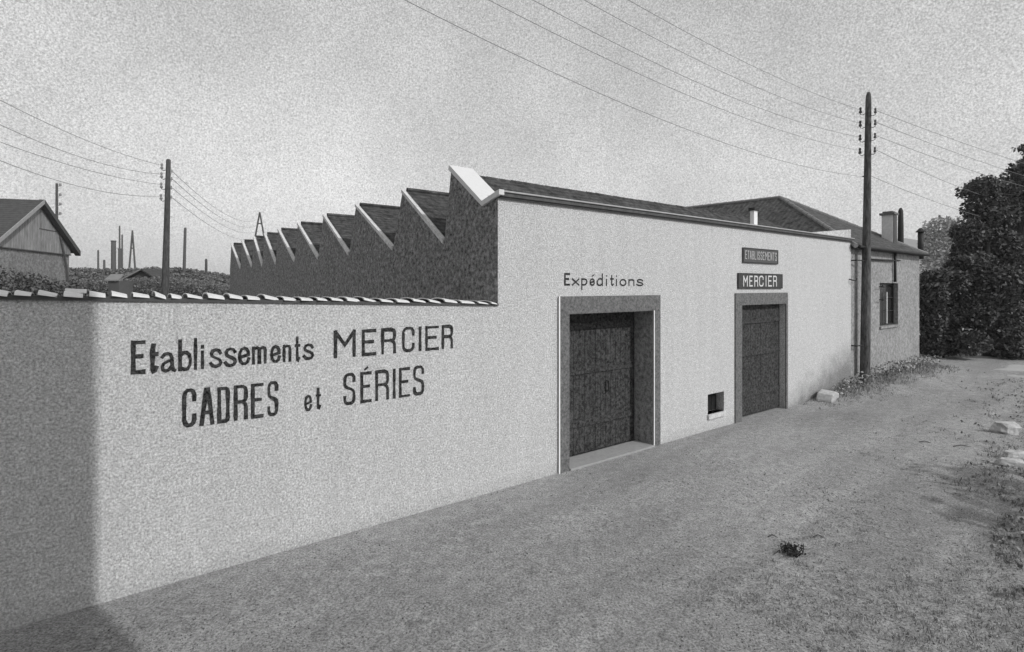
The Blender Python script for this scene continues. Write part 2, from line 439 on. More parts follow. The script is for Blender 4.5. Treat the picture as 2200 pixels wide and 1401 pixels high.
fw.add([(0, 0, zc - .04), (SE, 0, zc - .04), (SE, .3, zc - .04), (0, .3, zc - .04)], [(0, 1, 2, 3)])
fw.add([(SE, 0, -.4), (SE, .3, -.4), (SE, .3, zc - .04), (SE, 0, zc - .04)], [(0, 1, 2, 3)])
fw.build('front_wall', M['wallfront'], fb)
# saw-tooth end wall
pk = [x * K for x in (1.134, 2.695, 4.72, 6.62, 8.55, 10.37, 11.92, 13.3, 15.03, 16.86)]
ZP = 4.235 * K; ZV = 3.262 * K; ZP1 = 4.36 * K; Z0V = 3.74 * K; T0V = .31 * K
foot = [p + (.2 * K if i == 0 else .36 * K if i < 4 else .26 * K) for i, p in enumerate(pk)]
prof = [(0, -.4), (0, zc - .045), (T0V, Z0V - .085), (pk[0], ZP1 - .085), (foot[0], ZV)]
for i in range(1, 10): prof += [(pk[i], ZP - .05), (foot[i], ZV if i < 9 else ZV)]
prof += [(foot[9], -.4)]
def prof_poly(s, pr): return [(s, t, z) for t, z in pr]
ew = MB()
# triangulated safely as strips under each run of the outline
for i in range(1, len(prof) - 2):
    (ta, za), (tb_, zb) = prof[i], prof[i + 1]
    ew.prism([(0, ta, -.4), (0, tb_, -.4), (0, tb_, zb), (0, ta, za)], (.28, 0, 0)) if tb_ - ta > 1e-4 else None
# merge the strips into one skin: remove the faces between them
def clean_strips(mb):
    seen = {}
    for f in mb.f:
        key = tuple(sorted(tuple(round(c, 5) for c in mb.v[i]) for i in f)); seen.setdefault(key, []).append(f)
    mb.f = [v[0] for v in seen.values() if len(v) == 1]
clean_strips(ew)
ew.v = [(x - .004, y + .002, z) for x, y, z in ew.v]
ew.build('end_wall', M['brick'], fb)
# broad white coping of the first gable: a bent slab
cp = MB()
top = [(-.10, zc + .012), (T0V, Z0V), (pk[0], ZP1)]
bot = [(pk[0] + .03, ZP1 - .08), (T0V, Z0V - .085), (-.10, zc - .07)]
for seg_ in ((0, 1), (1, 2)):
    a_, b_ = top[seg_[0]], top[seg_[1]]; c2, d2_ = bot[2 - seg_[0]], bot[2 - seg_[1]]
    cp.prism([(-.05, a_[0], a_[1]), (-.05, b_[0], b_[1]), (-.05, d2_[0], d2_[1]), (-.05, c2[0], c2[1])], (.50 if seg_[0] else .10, 0, 0))
cp.build('gable_coping', M['cap'], fb)
for i in range(1, 10):
    ta, za = foot[i - 1] , ZV + .06; tb_, zb = pk[i], ZP
    wd = .08
    m_ = MB(); ta += .02
    m_.prism([(-.03, ta, za), (-.03, tb_, zb), (-.03, tb_ + .02, zb - .06), (-.03, ta, za - .09)], (wd, 0, 0))
    m_.build('coping', M['coping2'], fb)
# front roof behind the cornice: ridge parallel to the wall, hipped at its far end
s_r = L(1640, 466, pk[0])[0]; zr = 4.26 * K
s_e = L(1765, 508, T0V)[0]
rf = MB()
rf.add([(.45, T0V, Z0V - .12), (s_e, T0V, Z0V - .02), (s_r, pk[0], zr), (.45, pk[0], zr)], [(0, 1, 2, 3)])
rf.add([(s_e, T0V, Z0V - .02), (s_e + .2, foot[0] + .1, ZV + .05), (s_r, pk[0], zr)], [(0, 1, 2)])
rf.add([(.45, pk[0], zr), (s_r, pk[0], zr), (s_e + .2, foot[0] + .1, ZV + .05), (.45, foot[0], ZV + .02)], [(0, 1, 2, 3)])
rf.build('front_roof', M['rooftile'], fb)
rt = MB()
NR = 36
for k in range(NR):
    a0 = .47 + (s_r - .47) * k / NR; a1 = .47 + (s_r - .47) * (k + 1) / NR - .015
    j = random.uniform(-.004, .004)
    rt.tube([(a0, pk[0] + .0, zr - .03 + j), (a1 + .02, pk[0], zr - .03 + j)], [.055, .05], 8)
rt.build('ridge_tiles', M['rooftile'], fb)
# low sheet strip between roof and cornice
gl = MB(); gl.add([(.4, .02, zc - .055), (SE - .02, .02, zc - .055), (SE - .02, T0V + .05, Z0V - .10), (.4, T0V + .05, Z0V - .13)], [(0, 1, 2, 3)])
gl.build('gutter_sheet', M['zinc'], fb)
for i in range(1, 10):
    m_ = MB(); b_ = foot[i - 1]
    m_.add([(.09, b_, ZV + .02), (s_r, b_, ZV + .02), (s_r, pk[i], ZP - .02), (.09, pk[i], ZP - .02)], [(0, 1, 2, 3)])
    m_.add([(s_r, b_, ZV + .02), (s_r, foot[i], ZV + .02), (s_r, pk[i], ZP - .02)], [(0, 1, 2)])
    m_.build('roof_slope', M['rooftile'], fb)
    m_ = MB(); m_.tube([(.10, pk[i], ZP - .0), (s_r, pk[i], ZP - .0)], .05, 6)
    nn = int(s_r / .4)
    m_.build('ridge_capping', M['rooftile'], fb)
    m_ = MB(); m_.add([(.28, pk[i] + .004, ZP - .06), (s_r, pk[i] + .004, ZP - .06), (s_r, foot[i] , ZV + .03), (.28, foot[i], ZV + .03)], [(3, 2, 1, 0)])
    m_.build('north_light', M['glass'], fb)
fl = MB(); fl.box((s_r - .1, foot[0] + .05, ZV - .1), (SE, foot[9], ZV + .0)); fl.build('flat_roof', M['zinc'], fb)
bk = MB(); bk.box((.3, foot[9] - .3, -.4), (SE, foot[9] - .02, ZV - .02)); bk.box((SE - .3, .32, -.4), (SE - .004, foot[9] - .31, ZV - .12)); bk.build('rear_wall', M['brick'], fb)
# cornice
cn = MB(); cn.box((.05, -.10, zc - .020), (SE + .02, .12, zc + .004)); cn.build('coping', M['coping'], fb)
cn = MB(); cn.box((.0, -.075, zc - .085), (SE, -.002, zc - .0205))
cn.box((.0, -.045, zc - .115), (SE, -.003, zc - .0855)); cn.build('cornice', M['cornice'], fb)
# raised white parapet piece at the far end
pp = MB(); A_ = [L(1728, 508, .13), L(1758, 498, .13), L(1829, 493, .13), L(1829, 521, .13)]
zz = zc - .03
pp.prism([(A_[0][0], .13, zz), (A_[3][0] - .02, .13, zz), (A_[2][0] - .02, .13, A_[2][1]), (A_[1][0], .13, A_[1][1] - .0)], (0, .3, 0))
pp.build('parapet', M['wall'], fb)
# white pipe-like chimney on the front roof
sc0 = L(1617.5, 480, .16)[0]; sc1 = L(1627.5, 480, .16)[0]; zt = L(1622, 447, .16)[1]
ch = MB(); ch.box((sc0, .13, zc + .006), (sc1 - .06, .13 + .10, zt - .07)); cho = ch.build('chimney', M['white'], fb)
ch = MB(); ch.box((sc0 - .03, .10, zt - .07), (sc1 - .03, .26, zt)); ch.build('cap', M['iron'], cho)

def doorway(o, i, top, itop, dep, name, planks, letter=None):
    dr = MB()                                        # painted band round the opening, a little proud
    pr = -.03
    def bar(a, b, c, d): dr.box((a, pr, c), (b, .0 - .001, d))
    bar(o[0], i[0], -.2, itop); bar(i[1], o[1], -.2, itop); bar(o[0], o[1], itop, top)
    dr.build('door_surround', M['surround'], fb)
    d_ = MB(); n = planks; 
    for k in range(n):
        a = i[0] + (i[1] - i[0]) * k / n; b = i[0] + (i[1] - i[0]) * (k + 1) / n - .008
        d_.box((a, dep - .05 + random.uniform(0, .006), .04), (b, dep + .03, itop + .02))
    d_.box((i[0], dep + .031, -.1), (i[1], dep + .05, itop + .03))
    door = d_.build('door', M['door'], fb)
    return door
door = doorway(d1o, d1i, d1top, d1it, DT, 'door', 16)
for z in (.55, 1.55, 2.4):
    b_ = MB(); b_.box((d1i[0] + .05, DT - .075, z), (d1i[1] - .05, DT - .052, z + .13)); b_.build('ledge', M['door'], door)
hd = MB(); sm_ = (d1i[0] + d1i[1]) / 2; hd.tube([(sm_ + .3, DT - .06, 1.15), (sm_ + .3, DT - .12, 1.15), (sm_ + .3, DT - .12, 1.35), (sm_ + .3, DT - .06, 1.35)], .014, 6); hd.build('handle', M['iron'], door)
# lining of the deep right-hand and left reveals, toned darker to paint their shade
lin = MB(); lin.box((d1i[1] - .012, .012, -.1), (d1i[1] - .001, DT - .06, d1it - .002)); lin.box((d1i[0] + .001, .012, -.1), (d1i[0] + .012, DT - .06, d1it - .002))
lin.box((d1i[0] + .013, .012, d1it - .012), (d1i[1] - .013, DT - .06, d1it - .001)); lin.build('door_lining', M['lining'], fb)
arr = MB(); arr.box((d1i[1] - .016, -.034, .0), (d1i[1] + .012, -.0305, d1it)); arr.build('arris_strip', M['white'], fb)
arr = MB(); arr.box((d1o[0] - .012, -.033, 0), (d1o[0] + .02, -.0305, d1top)); arr.build('arris_strip', M['white'], fb)
th = MB(); th.prism([(d1i[0] + .0125, -.05, -.1), (d1i[1] - .0125, -.05, -.1), (d1i[1] - .0125, DT - .09, -.1), (d1i[0] + .0125, DT - .09, -.1)], (0, 0, .135)); th.build('threshold', M['slab'], fb)
door2 = doorway(d2o, d2i, d2top, d2it, .2, 'door', 9)
for z in (.5, 1.5, 2.3):
    b_ = MB(); b_.box((d2i[0] + .04, .2 - .075, z), (d2i[1] - .04, .2 - .052, z + .12)); b_.build('ledge', M['door'], door2)
hd = MB(); hd.tube([(d2i[0] + .2, .14, 1.15), (d2i[0] + .2, .08, 1.15), (d2i[0] + .32, .08, 1.15)], .014, 6); hd.build('handle', M['iron'], door2)
# low cellar opening
v_ = MB(); v_.box((vo[0] - .02, .20, vz[0] - .05), (vo[1] + .02, .26, vz[1] + .05)); ve = v_.build('cellar_vent', M['hole'], fb)
v_ = MB()
for k in range(1, 4): s_ = vo[0] + (vo[1] - vo[0]) * k / 4; v_.tube([(s_, .1, vz[0]), (s_, .1, vz[1])], .009, 6)
v_.build('bars', M['iron'], ve)
v_ = MB(); v_.box((vo[0] - .02, -.05, vz[0] - .10), (vo[1] + .0, .195, vz[0] + .0)); v_.build('sill', M['coping2'], ve)
# word over the first doorway
t3 = MB()
lettering(t3, [('E',1211.8,1224.5,586.4,613.8),('x',1228.2,1244.5,597.7,614),('p',1248.6,1261.8,597.7,613.8),('e',1266.4,1277.7,597.7,614.2),('acc',1271.5,1277,589,594.5),
 ('d',1281.4,1295,587,614.8),('i',1301,1304.5,599,614.6),('dot',1301,1304.8,591.2,594.6),('t',1310.5,1318.5,590.5,614.6),('i',1322.3,1326,599,614.6),('dot',1322.5,1326.5,591.8,595.4),
 ('o',1331,1345.5,599,615),('n',1350,1362.7,599.5,614.6),('s',1366.8,1381.8,599,615.2)], .037, 0, .004, .2)
t3.build('painted_lettering', M['paint'], fb)

# sign boards
def board(x0, x1, yt, yb, label, bgm, fgm, boxes, w, edge=.02):
    root = empty('sign_board', C0, TH, label, 'sign', None)
    s0, z0 = L(x0, yb, -.03); s1, _ = L(x1, yb, -.03); _, z1 = L(x0, yt, -.03)
    b = MB(); b.box((s0, -.03, z0), (s1, -.001, z1)); b.build('board', bgm, root)
    f = MB(); e = .018
    f.box((s0 - .001, -.038, z0 - .001), (s1 + .001, -.0305, z0 + e)); f.box((s0 - .001, -.038, z1 - e), (s1 + .001, -.0305, z1 + .001))
    f.box((s0 - .001, -.038, z0 + e + .001), (s0 + e, -.0305, z1 - e - .001)); f.box((s1 - e, -.038, z0 + e + .001), (s1 + .001, -.0305, z1 - e - .001))
    f.build('frame', M['iron'], root)
    t = MB(); lettering(t, boxes, w, -.03, .004); t.build('lettering', fgm, root)
    # put the origin on the board itself
    c = C0 + D1 * (s0 + s1) / 2 + Vector((0, 0, z0)); off = Vector(((s0 + s1) / 2, 0, z0))
    for ch_ in root.children: ch_.location = -off
    root.location = c
    return root
board(1586, 1681, 586.5, 620, 'dark sign board reading MERCIER just over the narrow doorway', M['signbg'], M['signtxt'],
  [(c, 1560 + a / 7.785, 1560 + b / 7.785, 592.3, 615.8) for c, a, b in [('M',285,360),('E',385,440),('R',470,532),('C',550,622),('I',650,680),('E',700,762),('R',784,846)]], .036)
word = 'ETABLISSEMENTS'; x = 1601.0; bx_ = []
wd = {'I': 1.6, 'M': 5.2}
tot = sum(wd.get(c, 3.6) for c in word) + 1.35 * (len(word) - 1); k = 67.5 / tot
for c in word:
    w_ = wd.get(c, 3.6) * k; yo = (x - 1601) * (5.3 / 68.5)
    bx_.append((c, x, x + w_, 538 + yo, 556.5 + yo * .82)); x += w_ + 1.35 * k
board(1596.5, 1671.5, 531.5, 564, 'faded grey sign board reading ETABLISSEMENTS, higher of the two boards', M['signbg2'], M['signtxt2'], bx_, .021)

# ------------------------------------------------------------------ annex with hipped roof
ax = empty('annex_building', C0, TH, 'low grey rendered annex with hipped tile roof, beside the telephone pole', 'building')
AE = L(1977, 600)[0]; zE = L(1862, 534, 0)[1]
wn = (L(1892, 650)[0], L(1931.5, 650)[0]); wz = (L(1892, 702)[1], L(1892, 608)[1])
aw = MB(); holed(aw, SE + .004, AE, -.4, zE, [(wn[0], wn[1], wz[0], wz[1], .28)], .03)
aw.add([(AE, .03, -.4), (AE, 12, -.4), (AE, 12, zE), (AE, .03, zE)], [(0, 1, 2, 3)])
aw.add([(SE + .004, 12, -.4), (SE + .004, 12, zE), (AE, 12, zE), (AE, 12, -.4)], [(0, 1, 2, 3)])
aw.add([(SE + .004, .03, -.4), (SE + .004, .03, zE), (SE + .004, 12, zE), (SE + .004, 12, -.4)], [(0, 1, 2, 3)])
aw.build('wall', M['old_wall'], ax)
# ridge: apex seen at (1676, 424)
sa = (SE + AE) / 2
best = min(((abs(CX + F * (C0 + D1 * sa + D2 * (t_ / 50)).x / (C0 + D1 * sa + D2 * (t_ / 50)).y - 1676), t_ / 50) for t_ in range(60, 500)))
ta_ = best[1]; za_ = L(1676, 424, ta_)[1]
ov = .22; e0 = SE - .05; e1 = AE + ov; tf = -.16; tbk = 18
zb_ = zE + .02
def quadroof(mb, thick=.0):
    P = [(e0, tf, zb_), (e1, tf, zb_), (e1, tbk, zb_), (e0, tbk, zb_), (sa, ta_, za_), (sa, tbk - ta_, za_ + .18)]
    mb.add(P, [(0, 1, 4), (1, 2, 5, 4), (2, 3, 5), (3, 0, 4, 5)])
ar = MB(); quadroof(ar); ro = ar.build('roof', M['rooftile2'], ax)
hp = MB()
def ridge(mb, a, b, r=.075, ln=.38):
    a = Vector(a); b = Vector(b); n = int((b - a).length / ln)
    for k in range(n):
        p = a.lerp(b, k / n); q = a.lerp(b, (k + .96) / n)
        mb.tube([p, q], [r, r * .82], 7)
ridge(hp, (e0, tf, zb_), (sa, ta_, za_)); ridge(hp, (e1, tf, zb_), (sa, ta_, za_)); ridge(hp, (sa, ta_, za_), (sa, tbk - ta_, za_ + .18))
hp.build('hip_tiles', M['zinc'], ro)
ev = MB(); ev.box((SE + .01, tf + .002, zE - .06), (e1 - .002, .028, zE + .018)); ev.build('eaves', M['iron'], ax)
gt = MB(); gt.tube([(SE + .08, tf - .05, zE - .0), (e1 + .02, tf - .05, zE - .02)], .045, 8); gt.build('gutter', M['iron'], ax)
# big rendered chimney with a thin darker panel on its right
def chim(x0, x1, yt, yb, t, dep, m, cap=True, name='chimney', capm=None):
    s0, zt = L(x0, yt, t); s1, _ = L(x1, yt, t); zb2 = L(x0, yb, t)[1]
    c = MB(); c.box((s0, t, zb2 - .8), (s1, t + dep, zt - .09)); o = c.build(name, m, ax)
    if cap:
        c = MB(); c.box((s0 - .05, t - .05, zt - .09), (s1 + .05, t + dep + .05, zt - .03)); c.box((s0 - .0, t, zt - .0295), (s1, t + dep, zt)); c.build('cap', capm or M['iron'], o)
    return o
def s_at(px, t): return L(px, 600, t)[0]
t_c = .55
# broad side faces left: box with its left end from t_c back to t_b
sc = s_at(1918.5, t_c); zt_ = L(1918, 455, t_c)[1]
def t_for(px, s):
    lo, hi = 0, 12
    for _ in range(60):
        m_ = (lo + hi) / 2; p = C0 + D1 * s + D2 * m_
        if CX + F * p.x / p.y > px: lo = m_
        else: hi = m_
    return lo
tb2 = t_for(1894, sc); se = s_at(1925.5, t_c)
c = MB(); c.box((sc, t_c, zE), (se, tb2, zt_ - .1)); co = c.build('chimney', M['chimney'], ax)
c = MB(); c.box((sc - .06, t_c - .07, zt_ - .1), (se + .06, tb2 + .06, zt_ - .02)); c.box((sc + .02, t_c + .02, zt_ - .0195), (se - .02, tb2 - .02, zt_ + .04)); c.build('cap', M['surround'], co)
c = MB(); c.box((sc + .02, t_c - .03, zE), (se - .01, t_c - .002, zt_ - .12)); c.build('dark_panel', M['stack'], co)
# tall tapered flue pipe
s_, z_ = L(1935, 447, .9); zb3 = L(1935, 525, .9)[1]
c = MB(); c.tube([(s_, .9, zb3 - .5), (s_, .9, zb3), (s_, .9, (zb3 + z_) / 2), (s_, .9, z_ - .12), (s_, .9, z_)], [.11, .11, .105, .09, .04], 10); c.build('flue_pipe', M['iron'], ax, True)
# short capped vent pipe at the far corner
s_, z_ = L(1978, 490, .2); zb3 = L(1978, 546, .2)[1]
c = MB(); c.tube([(s_, .2, zb3 - .2), (s_, .2, z_ - .15)], .10, 10); o_ = c.build('vent_pipe', M['iron'], ax, True)
c = MB(); c.tube([(s_, .2, z_ - .16), (s_, .2, z_ - .15), (s_, .2, z_ + .0)], [.17, .18, .04], 10); c.build('cowl', M['iron'], o_)
# window
wf = MB(); e_ = .05; tt_ = .16
wf.box((wn[0] + .002, tt_, wz[0] + .002), (wn[0] + e_, tt_ + .06, wz[1] - .002)); wf.box((wn[1] - e_, tt_, wz[0] + .002), (wn[1] - .002, tt_ + .06, wz[1] - .002))
wf.box((wn[0] + e_ + .001, tt_, wz[0] + .002), (wn[1] - e_ - .001, tt_ + .06, wz[0] + e_)); wf.box((wn[0] + e_ + .001, tt_, wz[1] - e_), (wn[1] - e_ - .001, tt_ + .06, wz[1] - .002))
for q in (.33, .64):
    zq = wz[0] + (wz[1] - wz[0]) * q; wf.box((wn[0] + e_ + .001, tt_ + .01, zq), (wn[1] - e_ - .001, tt_ + .04, zq + .025))
wo = wf.build('window', M['iron'], ax)
c = MB(); c.box((wn[0] + .02, tt_ + .061, wz[0] + .01), (wn[1] - .02, tt_ + .075, wz[1] - .01)); c.build('pane', M['glass'], wo)
sx = L(1904.5, 650, tt_)[0]
c = MB(); c.box((sx - .02, tt_ - .02, wz[0] + .06), (sx + .025, tt_ - .001, wz[1] - .32)); c.build('mullion', M['white'], wo)
c = MB(); c.box((wn[0] - .04, -.03, wz[0] - .07), (wn[1] + .04, tt_ + .05, wz[0] - .001)); c.build('sill', M['old_wall'], wo)
for zq in (wz[1] - .12, wz[0] + (wz[1] - wz[0]) * .62):
    c = MB(); c.tube([(wn[0] - .02, .03, zq), (wn[0] - .05, -.10, zq - .02), (wn[0] - .35, -.16, zq + .05)], .018, 6); c.build('shutter_hinge', M['iron'], ax)
# pipes on the annex wall
def pipe(pts, r, name, parent=ax, m='iron'):
    c = MB(); c.tube(pts, r, 8); return c.build(name, M[m], parent, True)
a_ = L(1868, 557, -.02); b_ = L(1920, 560, -.02); c2 = L(1921, 606, -.02)
pipe([(a_[0], -.04, a_[1]), (b_[0], -.04, b_[1] )], .028, 'supply_pipe')
pipe([(b_[0] + .08, -.04, zE - .05), (b_[0] + .08, -.04, c2[1])], .045, 'downpipe')
a_ = L(1925, 553, -.02); pipe([(a_[0], .0, a_[1] - .1), (a_[0] + .5, -.0, a_[1] - .1)], .02, 'bracket')

# ------------------------------------------------------------------ telephone pole with wires
tp0 = gnd(1858, 836); tpY = tp0.y; tpz = at(1866, 198, tpY).z
tilt = (at(1866, 198, tpY) - at(1858, 836, tpY)).x
zg = gz(tp0.x, tp0.y)
tp = empty('telephone_pole', (tp0.x, tp0.y, 0), 0, 'tall dark wooden telephone pole standing against the annex corner', 'pole')
def px_at(z): return tilt * z / tpz
c = MB(); zs = [-.4, 0, 1.5, 3.5, 6, tpz - .55, tpz - .25, tpz - .08, tpz]
rs = [.15, .145, .138, .126, .105, .084, .080, .065, .035]
c.tube([(px_at(z), 0, z) for z in zs], rs, 14); c.build('pole', M['pole'], tp, True)
def insulator(parent, px, side, z, m, sc=1.0, axis=D2):
    """hook bracket with a bell insulator standing beside the pole"""
    d = axis * side
    b0 = Vector((px, 0, z - .13 * sc)); off = .26 * sc
    hk = MB(); hk.tube([b0 + d * .05, b0 + d * (off * .7) - Vector((0, 0, .05 * sc)), b0 + d * off - Vector((0, 0, .01)), b0 + d * off + Vector((0, 0, .1 * sc))], .013 * sc, 6)
    h = hk.build('bracket', M['iron'], parent)
    p = b0 + d * off
    il = MB(); rr = [(.0, .035), (.01, .055), (.07, .05), (.1, .028), (.12, .034), (.16, .044), (.2, .04), (.22, .015)]
    il.tube([p + Vector((0, 0, .03 + a * sc)) for a, _ in rr], [b * sc for _, b in rr], 10)
    il.build('insulator', m, h, True)
    return p + Vector((0, 0, .16 * sc))
lefts = [232, 261, 291, 320]; rights = [240, 265, 293, 323]
LP = []; RP = []
for y in lefts:
    z = at(1860, y + 2, tpY).z; LP.append(insulator(tp, px_at(z), 1, z, M['insul'], .85) + Vector(tp.location))
for y in rights:
    z = at(1860, y + 2, tpY).z; RP.append(insulator(tp, px_at(z), -1, z, M['insul'], .75) + Vector(tp.location))
for y, ln in ((560, .5), (742, .42)):
    z = at(1850, y, tpY).z
    c = MB(); c.tube([(px_at(z), 0, z), tuple(Vector((px_at(z), 0, z)) - D1 * ln + D2 * .1), tuple(Vector((px_at(z), 0, z)) - D1 * ln + D2 * .3)], .022, 6); c.build('wall_tie', M['iron'], tp)
lowz = at(1860, 378, tpY).z
c = MB(); c.tube([(px_at(lowz), 0, lowz), tuple(Vector((px_at(lowz), 0, lowz)) - D2 * -.14)], .02, 6); c.build('bracket', M['iron'], tp)
LOW = Vector((px_at(lowz), 0, lowz)) + D2 * .13 + Vector(tp.location)
# iron hook on the white wall beside it
s_, z_ = L(1824, 602)
c = MB(); c.tube([(s_, 0, z_ + .03), (s_, -.1, z_), (s_ + .15, -.14, z_ - .02), (s_ + .28, -.12, z_ + .05)], .02, 6); hk_ = c.build('wall_hook', M['iron'], fb)

def quad_through(A, B, t_end, sag_ref=None):
    pass
def wire(name, A, px, py, zb, mids, label, group, r=.0052, extend=2.2, vis_drop=0.0):
    """sagging wire from A through the point of the ray (px, py) at height zb and on beyond it"""
    Y = (zb - H) * F / (HY - py)
    B = at(px, py, Y)
    hv = Vector((B.x - A.x, B.y - A.y, 0)); Lh = hv.length; u = hv / Lh
    # choose curvature so that the wire passes the middle reading
    mpx, mpy = mids
    # horizontal position on the vertical plane seen at mpx
    d = Vector(((mpx - CX) / F, 1, 0)); nrm = Vector((-u.y, u.x, 0))
    k_ = nrm.dot(Vector((A.x, A.y, 0))) / nrm.dot(d); Pm = d * k_
    x = (Pm - Vector((A.x, A.y, 0))).dot(u); zm = H + (HY - mpy) / F * k_
    lin_ = A.z + (B.z - A.z) * x / Lh
    q = (zm - lin_) / (x * (x - Lh)); q = max(.0, min(.02, q))
    pts = []; n = 60
    for i in range(n + 1):
        X = Lh * extend * i / n
        z = A.z + (B.z - A.z) * X / Lh + q * X * (X - Lh)
        pts.append(Vector((A.x + u.x * X, A.y + u.y * X, z)))
    o = MB().tube([p - pts[0] for p in pts], r, 5).build(name, M['wire'])
    o.location = pts[0]
    return tag(o, label, 'wire', group)
gw = 'wires running overhead from the telephone pole'
def zfor(A, px):   # where the straight run parallel to the street meets the frame's upper edge
    d = Vector(((px - CX) / F, 1, 0)); nrm = D2
    k_ = nrm.dot(Vector((A.x, A.y, 0))) / nrm.dot(d)
    return H + (HY - 0) / F * k_
names = ['topmost', 'second from the top', 'third from the top', 'fourth from the top']
for i, (A, px, mid) in enumerate(zip(LP, (1350, 1255, 1145, 1050), ((1632, 149), (1620, 185), (1500, 178), (1420, 180)))):
    wire('telephone_wire', A, px, 0, zfor(A, px), mid, names[i] + ' of the wires left of the telephone pole, over the factory', gw)
wire('telephone_wire', LOW, 870, 0, zfor(LOW, 870), (1400, 248), 'lowest overhead wire, meeting the telephone pole below all its insulators', gw)
def span(name, A, B, sag, r, label, group, n=36):
    pts = []
    for i in range(n + 1):
        f = i / n; p = A.lerp(B, f); p.z -= 4 * sag * f * (1 - f); pts.append(p)
    o = MB().tube([p - A for p in pts], r, 5).build(name, M['wire']); o.location = A
    return tag(o, label, 'wire', group)
gw2 = 'wires leading from the telephone pole to the dark trees'
ends = [(2200, 346), (2185, 368), (2150, 381), (2075, 402)]
for i, (A, e) in enumerate(zip(RP, ends)):
    B0 = at(e[0], e[1], 24.5 if i < 2 else 23.5); B = A + (B0 - A) * 1.5
    span('telephone_wire', A, B, .12, .0075, names[i] + ' of the wires right of the telephone pole, reaching the trees', gw2)
A = LOW - D2 * .2; B0 = at(2055, 446, 22.5)
span('telephone_wire', A, A + (B0 - A) * 1.4, .08, .0075, 'lowest wire right of the telephone pole, sloping to the trees', gw2)

# ------------------------------------------------------------------ poles and wires on the left
Y2 = 27.0
b = at(355, 620, Y2); p2 = empty('telegraph_pole', (b.x, b.y, 0), 0, 'leaning brown wooden pole in the yard, between barn and saw-tooth roof', 'pole')
tx = at(362, 342, Y2); lean = (tx.x - b.x)
zt2 = tx.z; slope2 = lean / (tx.z - b.z)
def p2x(z): return slope2 * (z - b.z)
c = MB(); c.tube([(p2x(z), 0, z) for z in (-.4, 2, 4, 6, 8, zt2 - .05, zt2)], [.19, .175, .16, .135, .12, .10, .06], 12); c.build('pole', M['pole2'], p2, True)
P2L = []; P2R = []
ax2 = Vector((1, 0, 0))
for y in (357, 376, 398, 423):
    z = at(355, y, Y2).z; P2L.append(insulator(p2, p2x(z), -1, z, M['palei'], 1.25, ax2) + Vector(p2.location))
for y in (368, 384, 403, 424):
    z = at(360, y, Y2).z; P2R.append(insulator(p2, p2x(z), 1, z, M['palei'], .7, ax2) + Vector(p2.location))
gl_ = 'wires passing over the barn to the leaning pole'
for i, (A, y0, mid) in enumerate(zip(P2L, (215, 268, 305, 345), ((150, 292), (150, 334), (150, 366), (150, 402)))):
    # the wires come from a pole nearer on the left
    Ye = 15.0; B = at(-200, [105, 165, 225, 255][i], Ye)
    # sag chosen so that the wire is seen at (0, y0)
    d = Vector(((0 - CX) / F, 1, 0)); u = Vector((B.x - A.x, B.y - A.y, 0)); nrm = Vector((-u.y, u.x, 0))
    k_ = nrm.dot(Vector((A.x, A.y, 0))) / nrm.dot(d); P = d * k_; f = (P - Vector((A.x, A.y, 0))).length / u.length
    zw = H + (HY - y0) / F * k_; sag = (A.z + (B.z - A.z) * f - zw) / (4 * f * (1 - f))
    span('overhead_wire', A, B, max(.05, min(sag, 1.6)), .011, ['uppermost', 'second highest', 'third highest', 'lowest'][i] + ' wire over the barn, left of the leaning pole', gl_)
# A-frame pole behind the saw-tooth roof
Y3 = 72.0; b3 = at(558, 620, Y3)
def aframe(px, yt, x0, x1, yb, Y, label, m, r, name='lattice_pole'):
    top_ = at(px, yt, Y); root = empty(name, (top_.x, Y, 0), 0, label, 'pole')
    a0 = at(x0, yb, Y); a1 = at(x1, yb, Y); k = top_.z / (top_.z - a0.z)
    for a in (a0, a1):
        dx = (a.x - top_.x) * k
        c = MB(); c.tube([(dx, 0, -.2), (0, 0, top_.z)], [r, r * .7], 6); c.build('leg', m, root)
    zz_ = (a0.z + top_.z) / 2
    c = MB(); wdt = abs(a1.x - a0.x) / 2
    c.tube([(-wdt * .5, 0, zz_), (wdt * .5, 0, zz_)], r * .6, 5); c.build('cross_bar', m, root)
    return root, top_
ap, apt = aframe(558, 456, 549, 567, 505, Y3, 'slender A-shaped pole behind the saw-tooth roof, where four wires end', M['farpole'], .14)
gl2 = 'wires between the leaning pole and the A-shaped pole'
for i, (A, (x, y), sg) in enumerate(zip(P2R, ((556, 470), (554, 484), (552, 497), (545, 513)), (1.2, 1.1, 1.0, .85))):
    span('overhead_wire', A, at(x, y, Y3), sg * 1.0, .013, ['uppermost', 'second highest', 'third highest', 'lowest'][i] + ' sagging wire between the leaning pole and saw-tooth roof', gl2)

# ------------------------------------------------------------------ barn
Zr = 40.0
PR = Vector(((172 - CX) / F * Zr, Zr, 0)); PLb = Vector(((-5 - CX) / F * Zr * .766, Zr * .766, 0))
gdir = (PR - PLb); WB = gdir.length; gdir.normalize()
ba = math.atan2(gdir.y, gdir.x)
bn = empty('barn', (PLb.x, PLb.y, 0), ba, 'boarded gable barn with dark tiled roof and pale verge board, beyond the wall', 'barn')
ze = H + 77 * Zr / F; zap = H + 187 * (Zr * .883) / F; half = WB / 2
def rz_(x): return ze + (zap - ze) * (1 - abs(x - half) / half)
wl, wr, yw = .7, WB - .55, .35
zs_ = 5.55
c = MB(); c.prism([(wl, yw, zs_ + .01), (wr, yw, zs_ + .01), (wr, yw, rz_(wr) - .15), (half, yw, zap - .15), (wl, yw, rz_(wl) - .15)], (0, .15, 0)); c.build('gable_boards', M['boards'], bn)
